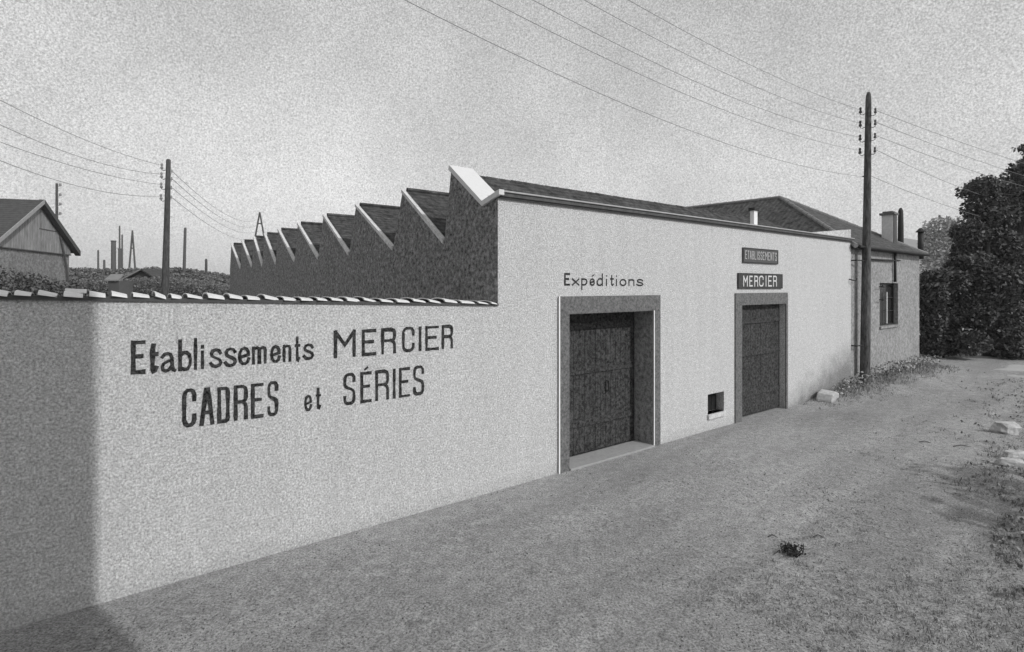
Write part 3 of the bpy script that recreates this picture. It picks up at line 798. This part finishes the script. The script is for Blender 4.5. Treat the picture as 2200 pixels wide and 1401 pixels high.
c = MB(); c.box((wl + .06, yw + .08, -.3), (wr - .06, yw + .3, zs_)); c.box((wr - .3, yw + .31, -.3), (wr - .065, 16, rz_(wr) - .2)); c.box((wl + .065, yw + .31, -.3), (wl + .3, 16, rz_(wl) - .2)); c.build('wall', M['barnstone'], bn)
c = MB(); c.box((wl, yw - .03, zs_ - .06), (wr, yw + .07, zs_ + .008)); c.build('sill_beam', M['stack'], bn)
ym = 18
for nm, x0, x1 in (('roof_slope', 0, half), ('roof_slope', WB, half)):
    c = MB(); c.prism([(x0, 0, ze), (x1, 0, zap), (x1, 0, zap - .16), (x0, 0, ze - .16)], (0, ym, 0)); c.build(nm, M['barnroof'], bn)
c = MB(); c.prism([(-.02, -.035, ze + .03), (half, -.035, zap + .03), (half, -.035, zap - .24), (-.02, -.035, ze - .24)], (0, .033, 0)); c.build('verge_board', M['fascia'], bn)
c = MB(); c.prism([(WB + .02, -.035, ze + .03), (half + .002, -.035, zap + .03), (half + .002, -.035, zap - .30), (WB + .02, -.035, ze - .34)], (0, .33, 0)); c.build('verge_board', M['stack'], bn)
c = MB(); c.box((half + .2, yw - .02, 7.0), (half + 2.3, yw - .001, 7.06)); c.build('loft_hatch_rail', M['stack'], bn)
c = MB(); c.tube([(wr - 1.6, yw - .06, 6.7), (wr - .75, yw - .08, 4.6), (wr - .3, yw - .06, 2.6)], .07, 6); c.build('brace', M['stack'], bn)

def simple_pole(px, yt, Y, r, label, name='distant_pole', group=None, m='farpole', lean_=0.0, cat='pole'):
    p = at(px, yt, Y)
    c = MB(); c.tube([(-lean_, 0, -.2), (-lean_ * .5, 0, p.z * .5), (0, 0, p.z - r), (0, 0, p.z)], [r * 1.25, r * 1.1, r * .9, r * .6], 8)
    o = c.build(name, M[m], None, True); o.location = (p.x, Y, 0)
    return tag(o, label, cat, group)
# pole showing behind the barn roof with its insulators
Yb = 52.0; pb = at(122, 394, Yb)
bp = empty('telegraph_pole', (pb.x, Yb, 0), 0, 'dark pole rising straight behind the right slope of the barn roof', 'pole')
c = MB(); c.tube([(0, 0, -.3), (0, 0, pb.z)], [.15, .1], 8); c.build('pole', M['pole'], bp)
for y in (397, 418, 438, 458):
    q = at(129.5, y, Yb); c = MB(); c.tube([(q.x - pb.x, 0, q.z - .14), (q.x - pb.x, 0, q.z), (q.x - pb.x, 0, q.z + .12)], [.09, .12, .08], 8)
    io = c.build('insulator', M['palei'], bp); c = MB(); c.tube([(0, 0, q.z - .15), (q.x - pb.x, 0, q.z - .15)], .02, 5); c.build('bracket', M['farpole'], io)
simple_pole(398, 489, 60, .15, 'thin bare pole rising from bushes left of the saw-tooth roof', lean_=.25)
simple_pole(211, 537, 75, .12, 'short thin pole above the thicket, first to the right of the barn')
simple_pole(224, 558, 80, .16, 'stubby post barely topping the thicket, left of the thick stack')
simple_pole(257, 485, 92, .13, 'taller of two thin masts above the small square stack')
simple_pole(262.5, 504, 90.5, .13, 'shorter of two thin masts above the small square stack')
simple_pole(443, 556, 50, .12, 'low dark post among bushes close to the saw-tooth building', m='pole')
aframe(284.5, 495, 278, 290, 572, 85, 'thin A-shaped pole right of the factory stacks', M['farpole'], .16)
def stack(px0, px1, yt, Y, label):
    a = at(px0, yt, Y); b = at(px1, yt, Y); r = (b.x - a.x) / 2; cx = (a.x + b.x) / 2
    root = empty('factory_stack', (cx, Y, 0), 0, label, 'chimney')
    c = MB(); c.tube([(0, 0, -.3), (0, 0, a.z - r * .5)], [r * 1.08, r], 14); c.build('shaft', M['stack'], root, True)
    c = MB(); c.tube([(0, 0, a.z - r * .5), (0, 0, a.z)], [r * 1.1, r * 1.1], 14); c.build('rim', M['stack'], root)
stack(239.5, 248.5, 517, 95, 'thick round dark stack on the skyline right of the barn')
stack(254.5, 262.5, 534, 98, 'shorter square-looking stack under the two thin masts')
# small gabled shed roofs peeping out of the thicket
def shed(pA, pB, Y, zr_, label, w=3.0, m='shedroof'):
    a = at(pA[0], pA[1], Y); b = at(pB[0], pB[1], Y)
    root = empty('shed', (a.x, Y, 0), 0, label, 'shed')
    ln = b.x - a.x; h0 = a.z; h1 = h0 + zr_
    c = MB(); c.prism([(0, 0, h0), (0, w / 2, h1), (0, w, h0), (0, w, h0 - .08), (0, w / 2, h1 - .08), (0, 0, h0 - .08)], (ln, 0, 0)); c.build('roof', M[m], root)
    c = MB(); c.box((.2, .2, -.3), (ln - .2, w - .2, h0 - .1)); c.build('wall', M['barnstone'], root)
    return root
Ys = 36
a = at(224, 601, Ys)
sh = empty('shed', (a.x, Ys, 0), 0, 'small shed with a pale sheet roof half hidden in the thicket', 'shed')
q = [at(224, 601, Ys), at(255, 601, Ys), at(266, 589, Ys + 1.6), at(238, 589, Ys + 1.6)]
P = [(v.x - a.x, v.y - Ys, v.z) for v in q]
c = MB(); c.prism(P, (0, 0, -.07)); c.build('roof', M['shedroof'], sh)
c = MB(); c.box((.15, .15, -.3), (P[1][0] - .1, 1.5, P[0][2] - .09)); c.build('wall', M['stack'], sh)
Yc = 44; a = at(302, 577, Yc)
co_ = empty('cottage', (a.x, Yc, 0), 0, 'low dark-roofed cottage gable just showing over the thicket', 'house')
ql = at(262, 598, Yc); qr = at(335, 598, Yc)
c = MB(); c.prism([(ql.x - a.x, 0, ql.z), (0, 0, a.z), (0, 0, a.z - .12), (ql.x - a.x, 0, ql.z - .12)], (0, 3, 0)); c.build('roof_slope', M['shedroof'], co_)
c = MB(); c.prism([(qr.x - a.x, 0, qr.z), (0.002, 0, a.z), (0.002, 0, a.z - .12), (qr.x - a.x, 0, qr.z - .12)], (0, 3, 0)); c.build('roof_slope', M['barnroof'], co_)
c = MB(); c.prism([(ql.x - a.x + .3, .3, -.3), (qr.x - a.x - .3, .3, -.3), (qr.x - a.x - .3, .3, qr.z - .05), (0, .3, a.z - .2), (ql.x - a.x + .3, .3, ql.z - .05)], (0, 2.4, 0)); c.build('wall', M['stack'], co_)

# ------------------------------------------------------------------ vegetation
def blob_points(blobs, n, shell=.35):
    tot = sum(b[1][0] * b[1][1] * b[1][2] for b in blobs) ; out = []
    for (c, r) in blobs:
        k = max(8, int(n * r[0] * r[1] * r[2] / tot))
        for _ in range(k):
            d = Vector((random.gauss(0, 1), random.gauss(0, 1), random.gauss(0, 1))).normalized()
            rr = (random.random()) ** shell
            wob = 1 + .22 * noise.noise(d * 2.3 + Vector(c))
            out.append(Vector(c) + Vector((d.x * r[0], d.y * r[1], d.z * r[2])) * rr * wob)
    return out
def tree(name, base, blobs, nleaf, size, leafm, label, cat='tree', group=None, trunk=.2, th=None, limbs=5):
    """blobs are relative to the base"""
    root = empty(name, base, 0, label, cat, group)
    c = MB(); th = th or max(b[0][2] for b in blobs)
    pts = [Vector((0, 0, -.3)), Vector((.05, 0, th * .3)), Vector((-.08, .05, th * .6)), Vector((0, 0, th * .95))]
    c.tube(pts, [trunk * 1.3, trunk, trunk * .7, trunk * .2], 8)
    for b in blobs[:limbs + 3]:
        e = Vector(b[0]); st = Vector((0, 0, max(.2, min(th * .7, e.z * .55))))
        c.tube([st, st.lerp(e, .5) + Vector((0, 0, .15)), e], [trunk * .45, trunk * .3, trunk * .1], 6)
    c.build('trunk', M['bark'], root, True)
    m = MB()
    for p in blob_points(blobs, nleaf):
        if p.z < .02: p.z = random.uniform(.02, .4)
        m.leaf(p, size * random.uniform(.6, 1.4))
    m.build('crown', leafm, root)
    return root

# dark trees at the bend on the right
Yt = 25.5
def rel(px, py, Y, base): v = at(px, py, Y); return (v.x - base.x, v.y - base.y, v.z)
b0 = gnd(2125, 765); 
Yt = b0.y
bl = []
for (px, py, rx, rz) in [(2080, 735, .75, .6), (2090, 660, .9, 1.0), (2100, 590, .95, .95), (2110, 520, .95, .95), (2118, 450, .85, .95), (2110, 405, .55, .6), (2150, 700, 1.0, 1.0), (2155, 620, 1.0, 1.0), (2150, 540, 1.0, 1.0), (2145, 470, .8, .8), (2148, 415, .6, .6), (2085, 410, .2, .4), (2180, 745, 1.0, .6), (2080, 500, .5, .7), (2074, 545, .45, .6)]:
    bl.append((rel(px, py, Yt + (random.uniform(-1.3, -.5) if py > 580 else random.uniform(-.3, .8)), b0), (rx, .9, rz)))
tree('tree', b0, bl, 34000, .09, M['leaf'], 'tall dark ivy-like tree at the bend of the lane, nearest the annex', trunk=.22)
b1 = Vector((at(2200, 600, Yt + 2).x, Yt + 2, 0)); bl = []
for (px, py, rx, rz) in [(2190, 385, .6, .8), (2178, 430, .6, .8), (2200, 470, 1.0, 1.0), (2215, 540, 1.1, 1.0), (2215, 610, 1.2, 1.2), (2220, 700, 1.3, 1.2), (2275, 640, 1.3, 1.5), (2270, 520, 1.2, 1.4), (2235, 420, .9, .9), (2215, 370, .6, .6), (2240, 320, .7, .6), (2215, 312, .35, .2), (2200, 355, .3, .3), (2330, 560, 1.3, 1.8)]:
    bl.append((rel(px, py, Yt + 2 + (random.uniform(-1.6, -.7) if py > 580 else random.uniform(-.5, .6)), b1), (rx, 1.0, rz)))
tree('tree', b1, bl, 28000, .10, M['leaf'], 'taller dark tree cut off by the right edge of the picture', trunk=.25)
b2 = gnd(2022, 768); bl = []
for (px, py, rx, rz) in [(2000, 740, .45, .6), (2000, 690, .5, .8), (2002, 635, .5, .8), (2006, 602, .5, .45), (2040, 735, .8, .6), (2040, 670, .8, .9), (2042, 610, .7, .8), (2066, 575, .5, .6), (2020, 590, .35, .25)]:
    bl.append((rel(px, py, b2.y + random.uniform(-.2, .5), b2), (rx, .8, rz)))
tree('bush', b2, bl, 20000, .085, M['leaf'], 'dense dark bush between the annex corner and the tall trees', cat='bush', trunk=.1, limbs=4)
# round paler tree further off
Yf = 170; b3_ = Vector((at(2030, 600, Yf).x, Yf, 0)); bl = []
for (px, py, r1, r2) in [(2006, 502, 3.6, 4.6), (2024, 488, 3.4, 3.6), (2046, 498, 3.8, 4.6), (2003, 535, 3.6, 5), (2030, 535, 5, 6), (2052, 560, 4.6, 6), (2012, 580, 4.6, 5), (2062, 530, 4.6, 5)]:
    bl.append((rel(px, py, Yf + random.uniform(-.5, .5), b3_), (r1, 4.6, r2)))
tree('tree', b3_, bl, 9000, .5, M['leaf3'], 'round pale tree behind the annex vent pipe, further away', trunk=.3)
# off-frame tree and house whose shade falls into the picture
SD = Vector((.796, -.606, 0)).normalized(); EL = R(35)
pt_ = gnd(2200, 1150); b4 = Vector((pt_.x + 1.5, pt_.y, 0)) + SD * 6.4
tree('tree', b4, [((0, 0, 4.3), (1.7, 1.6, 1.3)), ((.8, .9, 5.0), (1.2, 1.2, 1.0)), ((-.9, -.6, 4.0), (1.2, 1.1, .9))], 900, .2, M['leaf2'], 'broad leafy roadside tree beyond the right edge of the picture', trunk=.16)

# wood and thicket behind the boundary wall: many shrubs read as one mass
th_ = MB(); core = MB()
top_line = [(-150, 578), (0, 574), (100, 570), (160, 577), (230, 578), (300, 577), (345, 574), (400, 578), (440, 582), (490, 590), (560, 596), (640, 600)]
def topy(px):
    for (a, ya), (b, yb) in zip(top_line, top_line[1:]):
        if a <= px <= b: return ya + (yb - ya) * (px - a) / (b - a)
    return 600
for (Y, dy, n, sz) in ((62, 0, 26000, .12), (50, 9, 22000, .10), (41, 20, 20000, .085)):
    for _ in range(n):
        px = random.uniform(-150, 640); ty = topy(px) + dy + 4 * noise.noise(Vector((px * .03, Y, 0))) + 2.5 * noise.noise(Vector((px * .12, Y, 4)))
        # leave the cottage and shed visible
        if 222 < px < 270 and dy > 5: ty = max(ty, 600)
        if 258 < px < 338 and dy > 15: ty = max(ty, 592)
        zt_c = at(px, ty, Y).z
        z = zt_c * (1 - abs(random.gauss(0, .16))); z = max(.3, z)
        p = at(px, ty, Y + random.uniform(-2, 2)); th_.leaf((p.x, p.y, z), sz * random.uniform(.6, 1.4))
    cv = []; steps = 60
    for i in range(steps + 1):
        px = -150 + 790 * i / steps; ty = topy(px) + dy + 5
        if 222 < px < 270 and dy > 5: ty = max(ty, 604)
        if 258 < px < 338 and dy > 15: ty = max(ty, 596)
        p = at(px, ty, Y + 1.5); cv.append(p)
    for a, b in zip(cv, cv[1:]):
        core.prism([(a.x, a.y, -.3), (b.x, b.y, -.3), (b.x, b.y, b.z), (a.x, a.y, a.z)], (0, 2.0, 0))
th_.v += core.v if False else []
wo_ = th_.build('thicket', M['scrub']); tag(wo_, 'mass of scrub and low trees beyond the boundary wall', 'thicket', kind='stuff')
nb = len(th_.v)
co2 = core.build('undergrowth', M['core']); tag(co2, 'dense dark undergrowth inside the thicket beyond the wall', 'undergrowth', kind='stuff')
# bushes in front of the barn
for i, (px, yt, Y, rx, lab) in enumerate([(15, 572, 24, 1.0, 'dark bush in front of the barn, at the left edge of the picture'), (62, 582, 23, 1.0, 'second dark bush in front of the barn, below its gable'), (110, 597, 22, .8, 'low dark bush in front of the right half of the barn wall'), (150, 600, 25, .7, 'small dark bush at the barn corner nearest the stacks')]):
    t_ = at(px, yt, Y); bb = Vector((t_.x, Y, 0)); hh = t_.z
    bl = [((0, 0, hh * .72), (rx * 1.0, .9, hh * .27)), ((-rx * .6, 0, hh * .6), (rx * .8, .8, hh * .3)), ((rx * .6, .2, hh * .58), (rx * .8, .8, hh * .3)), ((0, -.2, hh * .35), (rx * 1.2, .9, hh * .33))]
    tree('bush', bb, bl, 5200, .075, M['leaf'], lab, cat='bush', group='bushes in front of the barn', trunk=.06, limbs=3)

# far hill on the right
hl = MB(); nx = 60; ny = 12
for j in range(ny + 1):
    for i in range(nx + 1):
        px = 700 + 2200 * i / nx; Y = 1300 + 500 * j / ny
        hgt = (HY - (497 + (8 if px > 1950 else 0) + 10 * math.sin(px * .004) )) / F * 1550 + 0
        f = math.sin(math.pi * j / ny) ; fx = sm(px, 1500, 1830) * (1 - sm(px, 2500, 2880)) 
        p = at(px, HY, Y)
        hl.v.append((p.x, p.y, -6 + (hgt + H) * f * fx + 8 * noise.noise(Vector((px * .01, j * .6, 2))) * f))
for j in range(ny):
    for i in range(nx):
        a_ = j * (nx + 1) + i; hl.f.append((a_, a_ + 1, a_ + nx + 2, a_ + nx + 1))
tag(hl.build('hills', M['hill'], smooth=True), kind='structure')

# ------------------------------------------------------------------ small things on the ground
def on_wall_free(x, y): return loc_st(x, y)[1] < -.06
gr = MB()
def pebble(mb, x, y, r):
    z = gz(x, y); n = 5; a0 = random.uniform(0, 6.28); h = r * random.uniform(.4, .9)
    vs = [(x + math.cos(a0 + k * 6.283 / n) * r * random.uniform(.7, 1.15), y + math.sin(a0 + k * 6.283 / n) * r * random.uniform(.7, 1.15), z - .004) for k in range(n)]
    vs += [(x + (v[0] - x) * .55 + random.uniform(-.2, .2) * r, y + (v[1] - y) * .55 + random.uniform(-.2, .2) * r, z + h) for v in vs[:n]]
    mb.add(vs, [(k, (k + 1) % n, n + (k + 1) % n, n + k) for k in range(n)] + [tuple(range(n, 2 * n))])
cnt = 0
while cnt < 8500:
    px = random.uniform(-60, 2260); py = 700 + 760 * random.random() ** .8
    p = gnd(px, py)
    if not on_wall_free(p.x, p.y): continue
    dens = .06 + .94 * max(0, min(1, noise.noise(Vector((p.x * .7, p.y * .7, 11))) * 1.5 + .2)) 
    if px > 1450 and py > 1000: dens += .35
    if random.random() > dens: continue
    pebble(gr, p.x, p.y, random.uniform(.004, .013) * (1 + .3 * (p.y > 8))); cnt += 1
tag(gr.build('gravel', M['gravel']), 'loose gravel scattered over the earth of the lane', 'gravel', kind='stuff')
def blades(mb, x, y, n, hgt, spread, wid=.008):
    for _ in range(n):
        a = random.uniform(0, 6.28); r = random.random() * spread
        bx = x + math.cos(a) * r; by = y + math.sin(a) * r; z = gz(bx, by) - .01
        h = hgt * random.uniform(.4, 1.1); le = Vector((random.gauss(0, .5), random.gauss(0, .5), 0)) * h
        t = Vector((math.cos(a * 3), math.sin(a * 3), 0)) * wid
        b = Vector((bx, by, z)); mid_ = b + le * .35 + Vector((0, 0, h * .6)); tip = b + le + Vector((0, 0, h * .9))
        mb.add([b - t, b + t, mid_ + t * .7, mid_ - t * .7, tip], [(0, 1, 2, 3), (3, 2, 4)])
gs = MB(); cnt = 0
while cnt < 1900:
    px = random.uniform(1300, 2260); py = 830 + 620 * random.random()
    p = gnd(px, py)
    if not on_wall_free(p.x, p.y): continue
    k = noise.noise(Vector((p.x * .8, p.y * .8, 21))) + (px - 1850) / 900 + (py - 1150) / 900
    if k < .05: continue
    blades(gs, p.x, p.y, random.randint(5, 9), random.uniform(.025, .07), .06, .004); cnt += 1
tag(gs.build('grass', M['grass']), 'short dry grass tufts on the right side of the lane', 'grass', kind='stuff')
vg = MB(); cnt = 0
while cnt < 1100:
    px = random.uniform(2010, 2330); py = 815 + 480 * random.random() ** 1.2
    p = gnd(px, py)
    k = noise.noise(Vector((p.x * 1.1, p.y * 1.1, 33))) + (px - 2110) / 160
    if k < .1: continue
    blades(vg, p.x, p.y, 7, random.uniform(.03, .10), .10, .005)
    vg.leaf((p.x, p.y, gz(p.x, p.y) + .03), .035); cnt += 1
tag(vg.build('verge_plants', M['verge']), 'rough dark growth on the verge at the right edge', 'verge plants', kind='stuff')
# weeds climbing the bank at the foot of the wall
wd_ = MB(); cnt = 0
while cnt < 1700:
    s = random.uniform(9.8, AE + 1.5); t = -abs(random.gauss(0, .45)) - .02
    if t < -2.0: continue
    dns = .06 + .94 * sm(s, 9.8, 12.8)
    if random.random() > dns: continue
    p = C0 + D1 * s + D2 * t
    blades(wd_, p.x, p.y, 6, random.uniform(.05, .22) * (1 + t * .3) * (.4 + .6 * dns) * (1.2 + noise.noise(Vector((s * 1.1, 0, 0)))),   .09, .006); cnt += 1
for _ in range(1500):
    s = random.uniform(11, AE + .8); p = C0 + D1 * s + D2 * random.uniform(-.5, -.04)
    wd_.leaf((p.x, p.y, gz(p.x, p.y) + random.uniform(.02, .42) * sm(s, 10.8, 14) * (1 + .6 * noise.noise(Vector((s * 1.4, 3, 0))))), .045)
tag(wd_.build('weeds', M['weed']), 'rank weeds along the foot of the wall near the telephone pole', 'weeds', kind='stuff')

def rock(px, py, rx, ry, rz, label, m='stone', rot=0, name='stone', group=None):
    p = gnd(px, py); z = gz(p.x, p.y)
    mb = MB(); n1, n2 = 7, 12; sd = random.uniform(0, 50)
    for i in range(n1 + 1):
        for k in range(n2):
            th1 = math.pi * i / n1; ph = 2 * math.pi * k / n2
            d = Vector((math.sin(th1) * math.cos(ph), math.sin(th1) * math.sin(ph), math.cos(th1)))
            q = 1 + .35 * noise.noise(d * 1.6 + Vector((sd, 0, 0)))
            d = Vector((max(-.8, min(.8, d.x)) , max(-.8, min(.8, d.y)), max(-.6, min(.6, d.z)))) * q
            mb.v.append((d.x * rx, d.y * ry, d.z * rz))
    for i in range(n1):
        for k in range(n2):
            a = i * n2 + k; b = i * n2 + (k + 1) % n2; mb.f.append((a, a + n2, b + n2, b))
    o = mb.build(name, M[m]); o.location = (p.x, p.y, z + rz * .55); o.rotation_euler = (random.uniform(-.1, .1), random.uniform(-.1, .1), rot)
    return tag(o, label, 'stone', group)
rock(2163, 934, .36, .18, .2, 'largest pale flat stone on the verge at the right edge', rot=.2, group='pale stones on the verge')
rock(2180, 984, .24, .1, .11, 'thin pale stone, middle one of the three on the right verge', rot=.1, group='pale stones on the verge')
rock(2172, 1006, .26, .1, .11, 'lowest pale stone on the right verge, nearest the viewer', rot=-.1, group='pale stones on the verge')
# squared block lying on the bank against the wall
pb_ = L(1782, 828, -.35)
blk = MB(); blk.prism([(-.36, -.2, -.2), (.36, -.2, -.2), (.34, -.2, .16), (.10, -.2, .25), (-.26, -.2, .23), (-.37, -.2, .06)], (0, .4, 0)); 
o = blk.build('stone_block', M['stone']); pw = C0 + D1 * pb_[0] + D2 * -.3
o.location = (pw.x, pw.y, gz(pw.x, pw.y) - .02); o.rotation_euler = (.06, -.08, TH + .12)
bv = o.modifiers.new('b', 'BEVEL'); bv.width = .03; bv.segments = 2
tag(o, 'pale squared stone block lying on the weedy bank against the white wall', 'stone')
# dark dried weed clump in the lane and its stray twigs
p = gnd(1702, 1186); wp = MB()
for _ in range(46):
    a = random.uniform(0, 6.28); r = random.uniform(.02, .15)
    c0 = Vector((p.x + math.cos(a) * r, p.y + math.sin(a) * r * .7, gz(p.x, p.y) + random.uniform(0, .01)))
    c1 = c0 + Vector((random.gauss(0, .04), random.gauss(0, .04), random.uniform(.02, .09))); c2 = c1 + Vector((random.gauss(0, .05), random.gauss(0, .03), random.uniform(-.04, .03)))
    wp.tube([c0 - p, c1 - p, c2 - p], [.006, .006, .003], 5)
for _ in range(70):
    a = random.uniform(0, 6.28); r = random.uniform(.03, .16)
    wp.leaf((math.cos(a) * r, math.sin(a) * r * .7, gz(p.x, p.y) + random.uniform(.01, .1)), .022)
o = wp.build('dead_weed', M['paint']); o.location = p
tag(o, 'dark tangled clump of dead weed lying alone in the lane', 'weed')
for i, (px, py, ln, lab) in enumerate([(1748, 1150, .13, 'bent dark twig just right of the dead weed clump'), (1650, 1147, .12, 'short dark twig left of the dead weed clump'), (2048, 960, .35, 'long dark stick on the rough ground near the pale stones'), (1975, 950, .2, 'short dark stick on the open lane left of the pale stones')]):
    p = gnd(px, py); a = random.uniform(-.4, .4)
    c = MB(); c.tube([(0, 0, .01), (ln * .5, ln * .1, .03), (ln, -ln * .15, .008)], [.009, .008, .005], 6)
    o = c.build('twig', M['pole']); o.location = (p.x, p.y, gz(p.x, p.y)); o.rotation_euler = (0, 0, a)
    tag(o, lab, 'twig', 'twigs lying in the lane')

# house across the lane, behind the camera: its shade lies on the left end of the wall and lane
P0 = gnd(203, 1293); nF = -D2
hs = empty('house', (0, 0, 0), 0, 'tall plain house across the lane, outside the picture behind the viewer', 'house')
Q0 = P0 + SD * ((abs(ct) + 3.4) / SD.dot(nF))         # its right-hand front corner
hs.location = (Q0.x, Q0.y, 0); hs.rotation_euler = (0, 0, TH)
c = MB(); c.box((-26, -9, -.3), (0, 0, 11.2)); c.build('wall', M['house'], hs)
c = MB(); c.prism([(0.0, .0, 11.21), (0.0, -4.5, 13.6), (0.0, -9, 11.21)], (-26, 0, 0)); c.build('roof', M['rooftile2'], hs)
for k in range(5):
    for z in (1.2, 4.6, 8.0):
        c = MB(); c.box((-4.4 - k * 4.6, .003, z), (-3.2 - k * 4.6, .05, z + 1.8)); w_ = c.build('window', M['white'], hs)
        c = MB(); c.box((-4.3 - k * 4.6, .051, z + .1), (-3.3 - k * 4.6, .06, z + 1.7)); c.build('pane', M['glass'], w_)

hm = bpy.data.materials.new('thin_haze'); hm.use_nodes = True; hn = hm.node_tree.nodes; hn.clear()
ho = hn.new('ShaderNodeOutputMaterial'); pv = hn.new('ShaderNodeVolumePrincipled'); pv.inputs['Color'].default_value = (1, 1, 1, 1); pv.inputs['Density'].default_value = .0003; pv.inputs['Anisotropy'].default_value = .2
hm.node_tree.links.new(pv.outputs[0], ho.inputs['Volume'])
c = MB(); c.box((-2900, -2900, -12), (2900, 2900, 235)); tag(c.build('haze', hm), kind='stuff', label='thin pale haze over the distant hill', cat='haze')

# ------------------------------------------------------------------ light, sky, camera
azs = math.atan2(SD.x, SD.y)
wld = bpy.data.worlds.new('World'); scene.world = wld; wld.use_nodes = True
nt = wld.node_tree; N = nt.nodes; N.clear(); lk = nt.links.new
out = N.new('ShaderNodeOutputWorld'); bg = N.new('ShaderNodeBackground'); lk(bg.outputs[0], out.inputs[0])
sky = N.new('ShaderNodeTexSky'); sky.sky_type = 'NISHITA'; sky.sun_disc = False; sky.sun_elevation = EL; sky.sun_rotation = azs
sky.dust_density = 3.0; sky.air_density = 1.0; sky.ozone_density = 1.0
bwn = N.new('ShaderNodeRGBToBW'); lk(sky.outputs[0], bwn.inputs[0])
def mth(op, a, b):
    n = N.new('ShaderNodeMath'); n.operation = op
    for i, x in enumerate((a, b)):
        if isinstance(x, (int, float)): n.inputs[i].default_value = x
        else: lk(x, n.inputs[i])
    return n.outputs[0]
tc = N.new('ShaderNodeTexCoord')
def wn_(sc, det, ro=.6):
    n = N.new('ShaderNodeTexNoise'); n.inputs['Scale'].default_value = sc; n.inputs['Detail'].default_value = det; n.inputs['Roughness'].default_value = ro
    lk(tc.outputs['Generated'], n.inputs['Vector']); return n.outputs[0]
SKY_EXP = .45; SKY_GAIN = 3.05
v = mth('MULTIPLY', mth('POWER', bwn.outputs[0], SKY_EXP), SKY_GAIN)      # thin even overcast: the blue gradient is flattened
v = mth('MULTIPLY', v, mth('ADD', mth('MULTIPLY', mth('SUBTRACT', wn_(3.0, 7), .5), .9), 1.0))
v = mth('MULTIPLY', v, mth('ADD', mth('MULTIPLY', mth('SUBTRACT', wn_(400, 2, .8), .5), 2.4), 1.0))
cb = N.new('ShaderNodeCombineXYZ')
for i in range(3): lk(v, cb.inputs[i])
lk(cb.outputs[0], bg.inputs[0]); bg.inputs[1].default_value = .125
sl = bpy.data.lights.new('sun', 'SUN'); sl.energy = 2.15; sl.angle = R(.5); sl.color = (1, 1, 1)
so = bpy.data.objects.new('sun', sl); col.objects.link(so)
sv = Vector((SD.x * math.cos(EL), SD.y * math.cos(EL), math.sin(EL)))
so.rotation_euler = sv.to_track_quat('Z', 'Y').to_euler(); so.location = (0, 0, 40)

cam = bpy.data.cameras.new('camera'); co = bpy.data.objects.new('camera', cam); col.objects.link(co)
co.location = (0, 0, H); co.rotation_euler = (R(90), 0, 0)
cam.sensor_fit = 'HORIZONTAL'; cam.sensor_width = 36; cam.lens = 36 * F / 2200
cam.shift_y = -(700.5 - HY) / 2200; cam.clip_end = 20000; cam.clip_start = .05
scene.camera = co
scene.view_settings.view_transform = 'Standard'; scene.view_settings.look = 'None'; scene.view_settings.exposure = .07; scene.cycles.volume_bounces = 1; scene.view_settings.gamma = 1
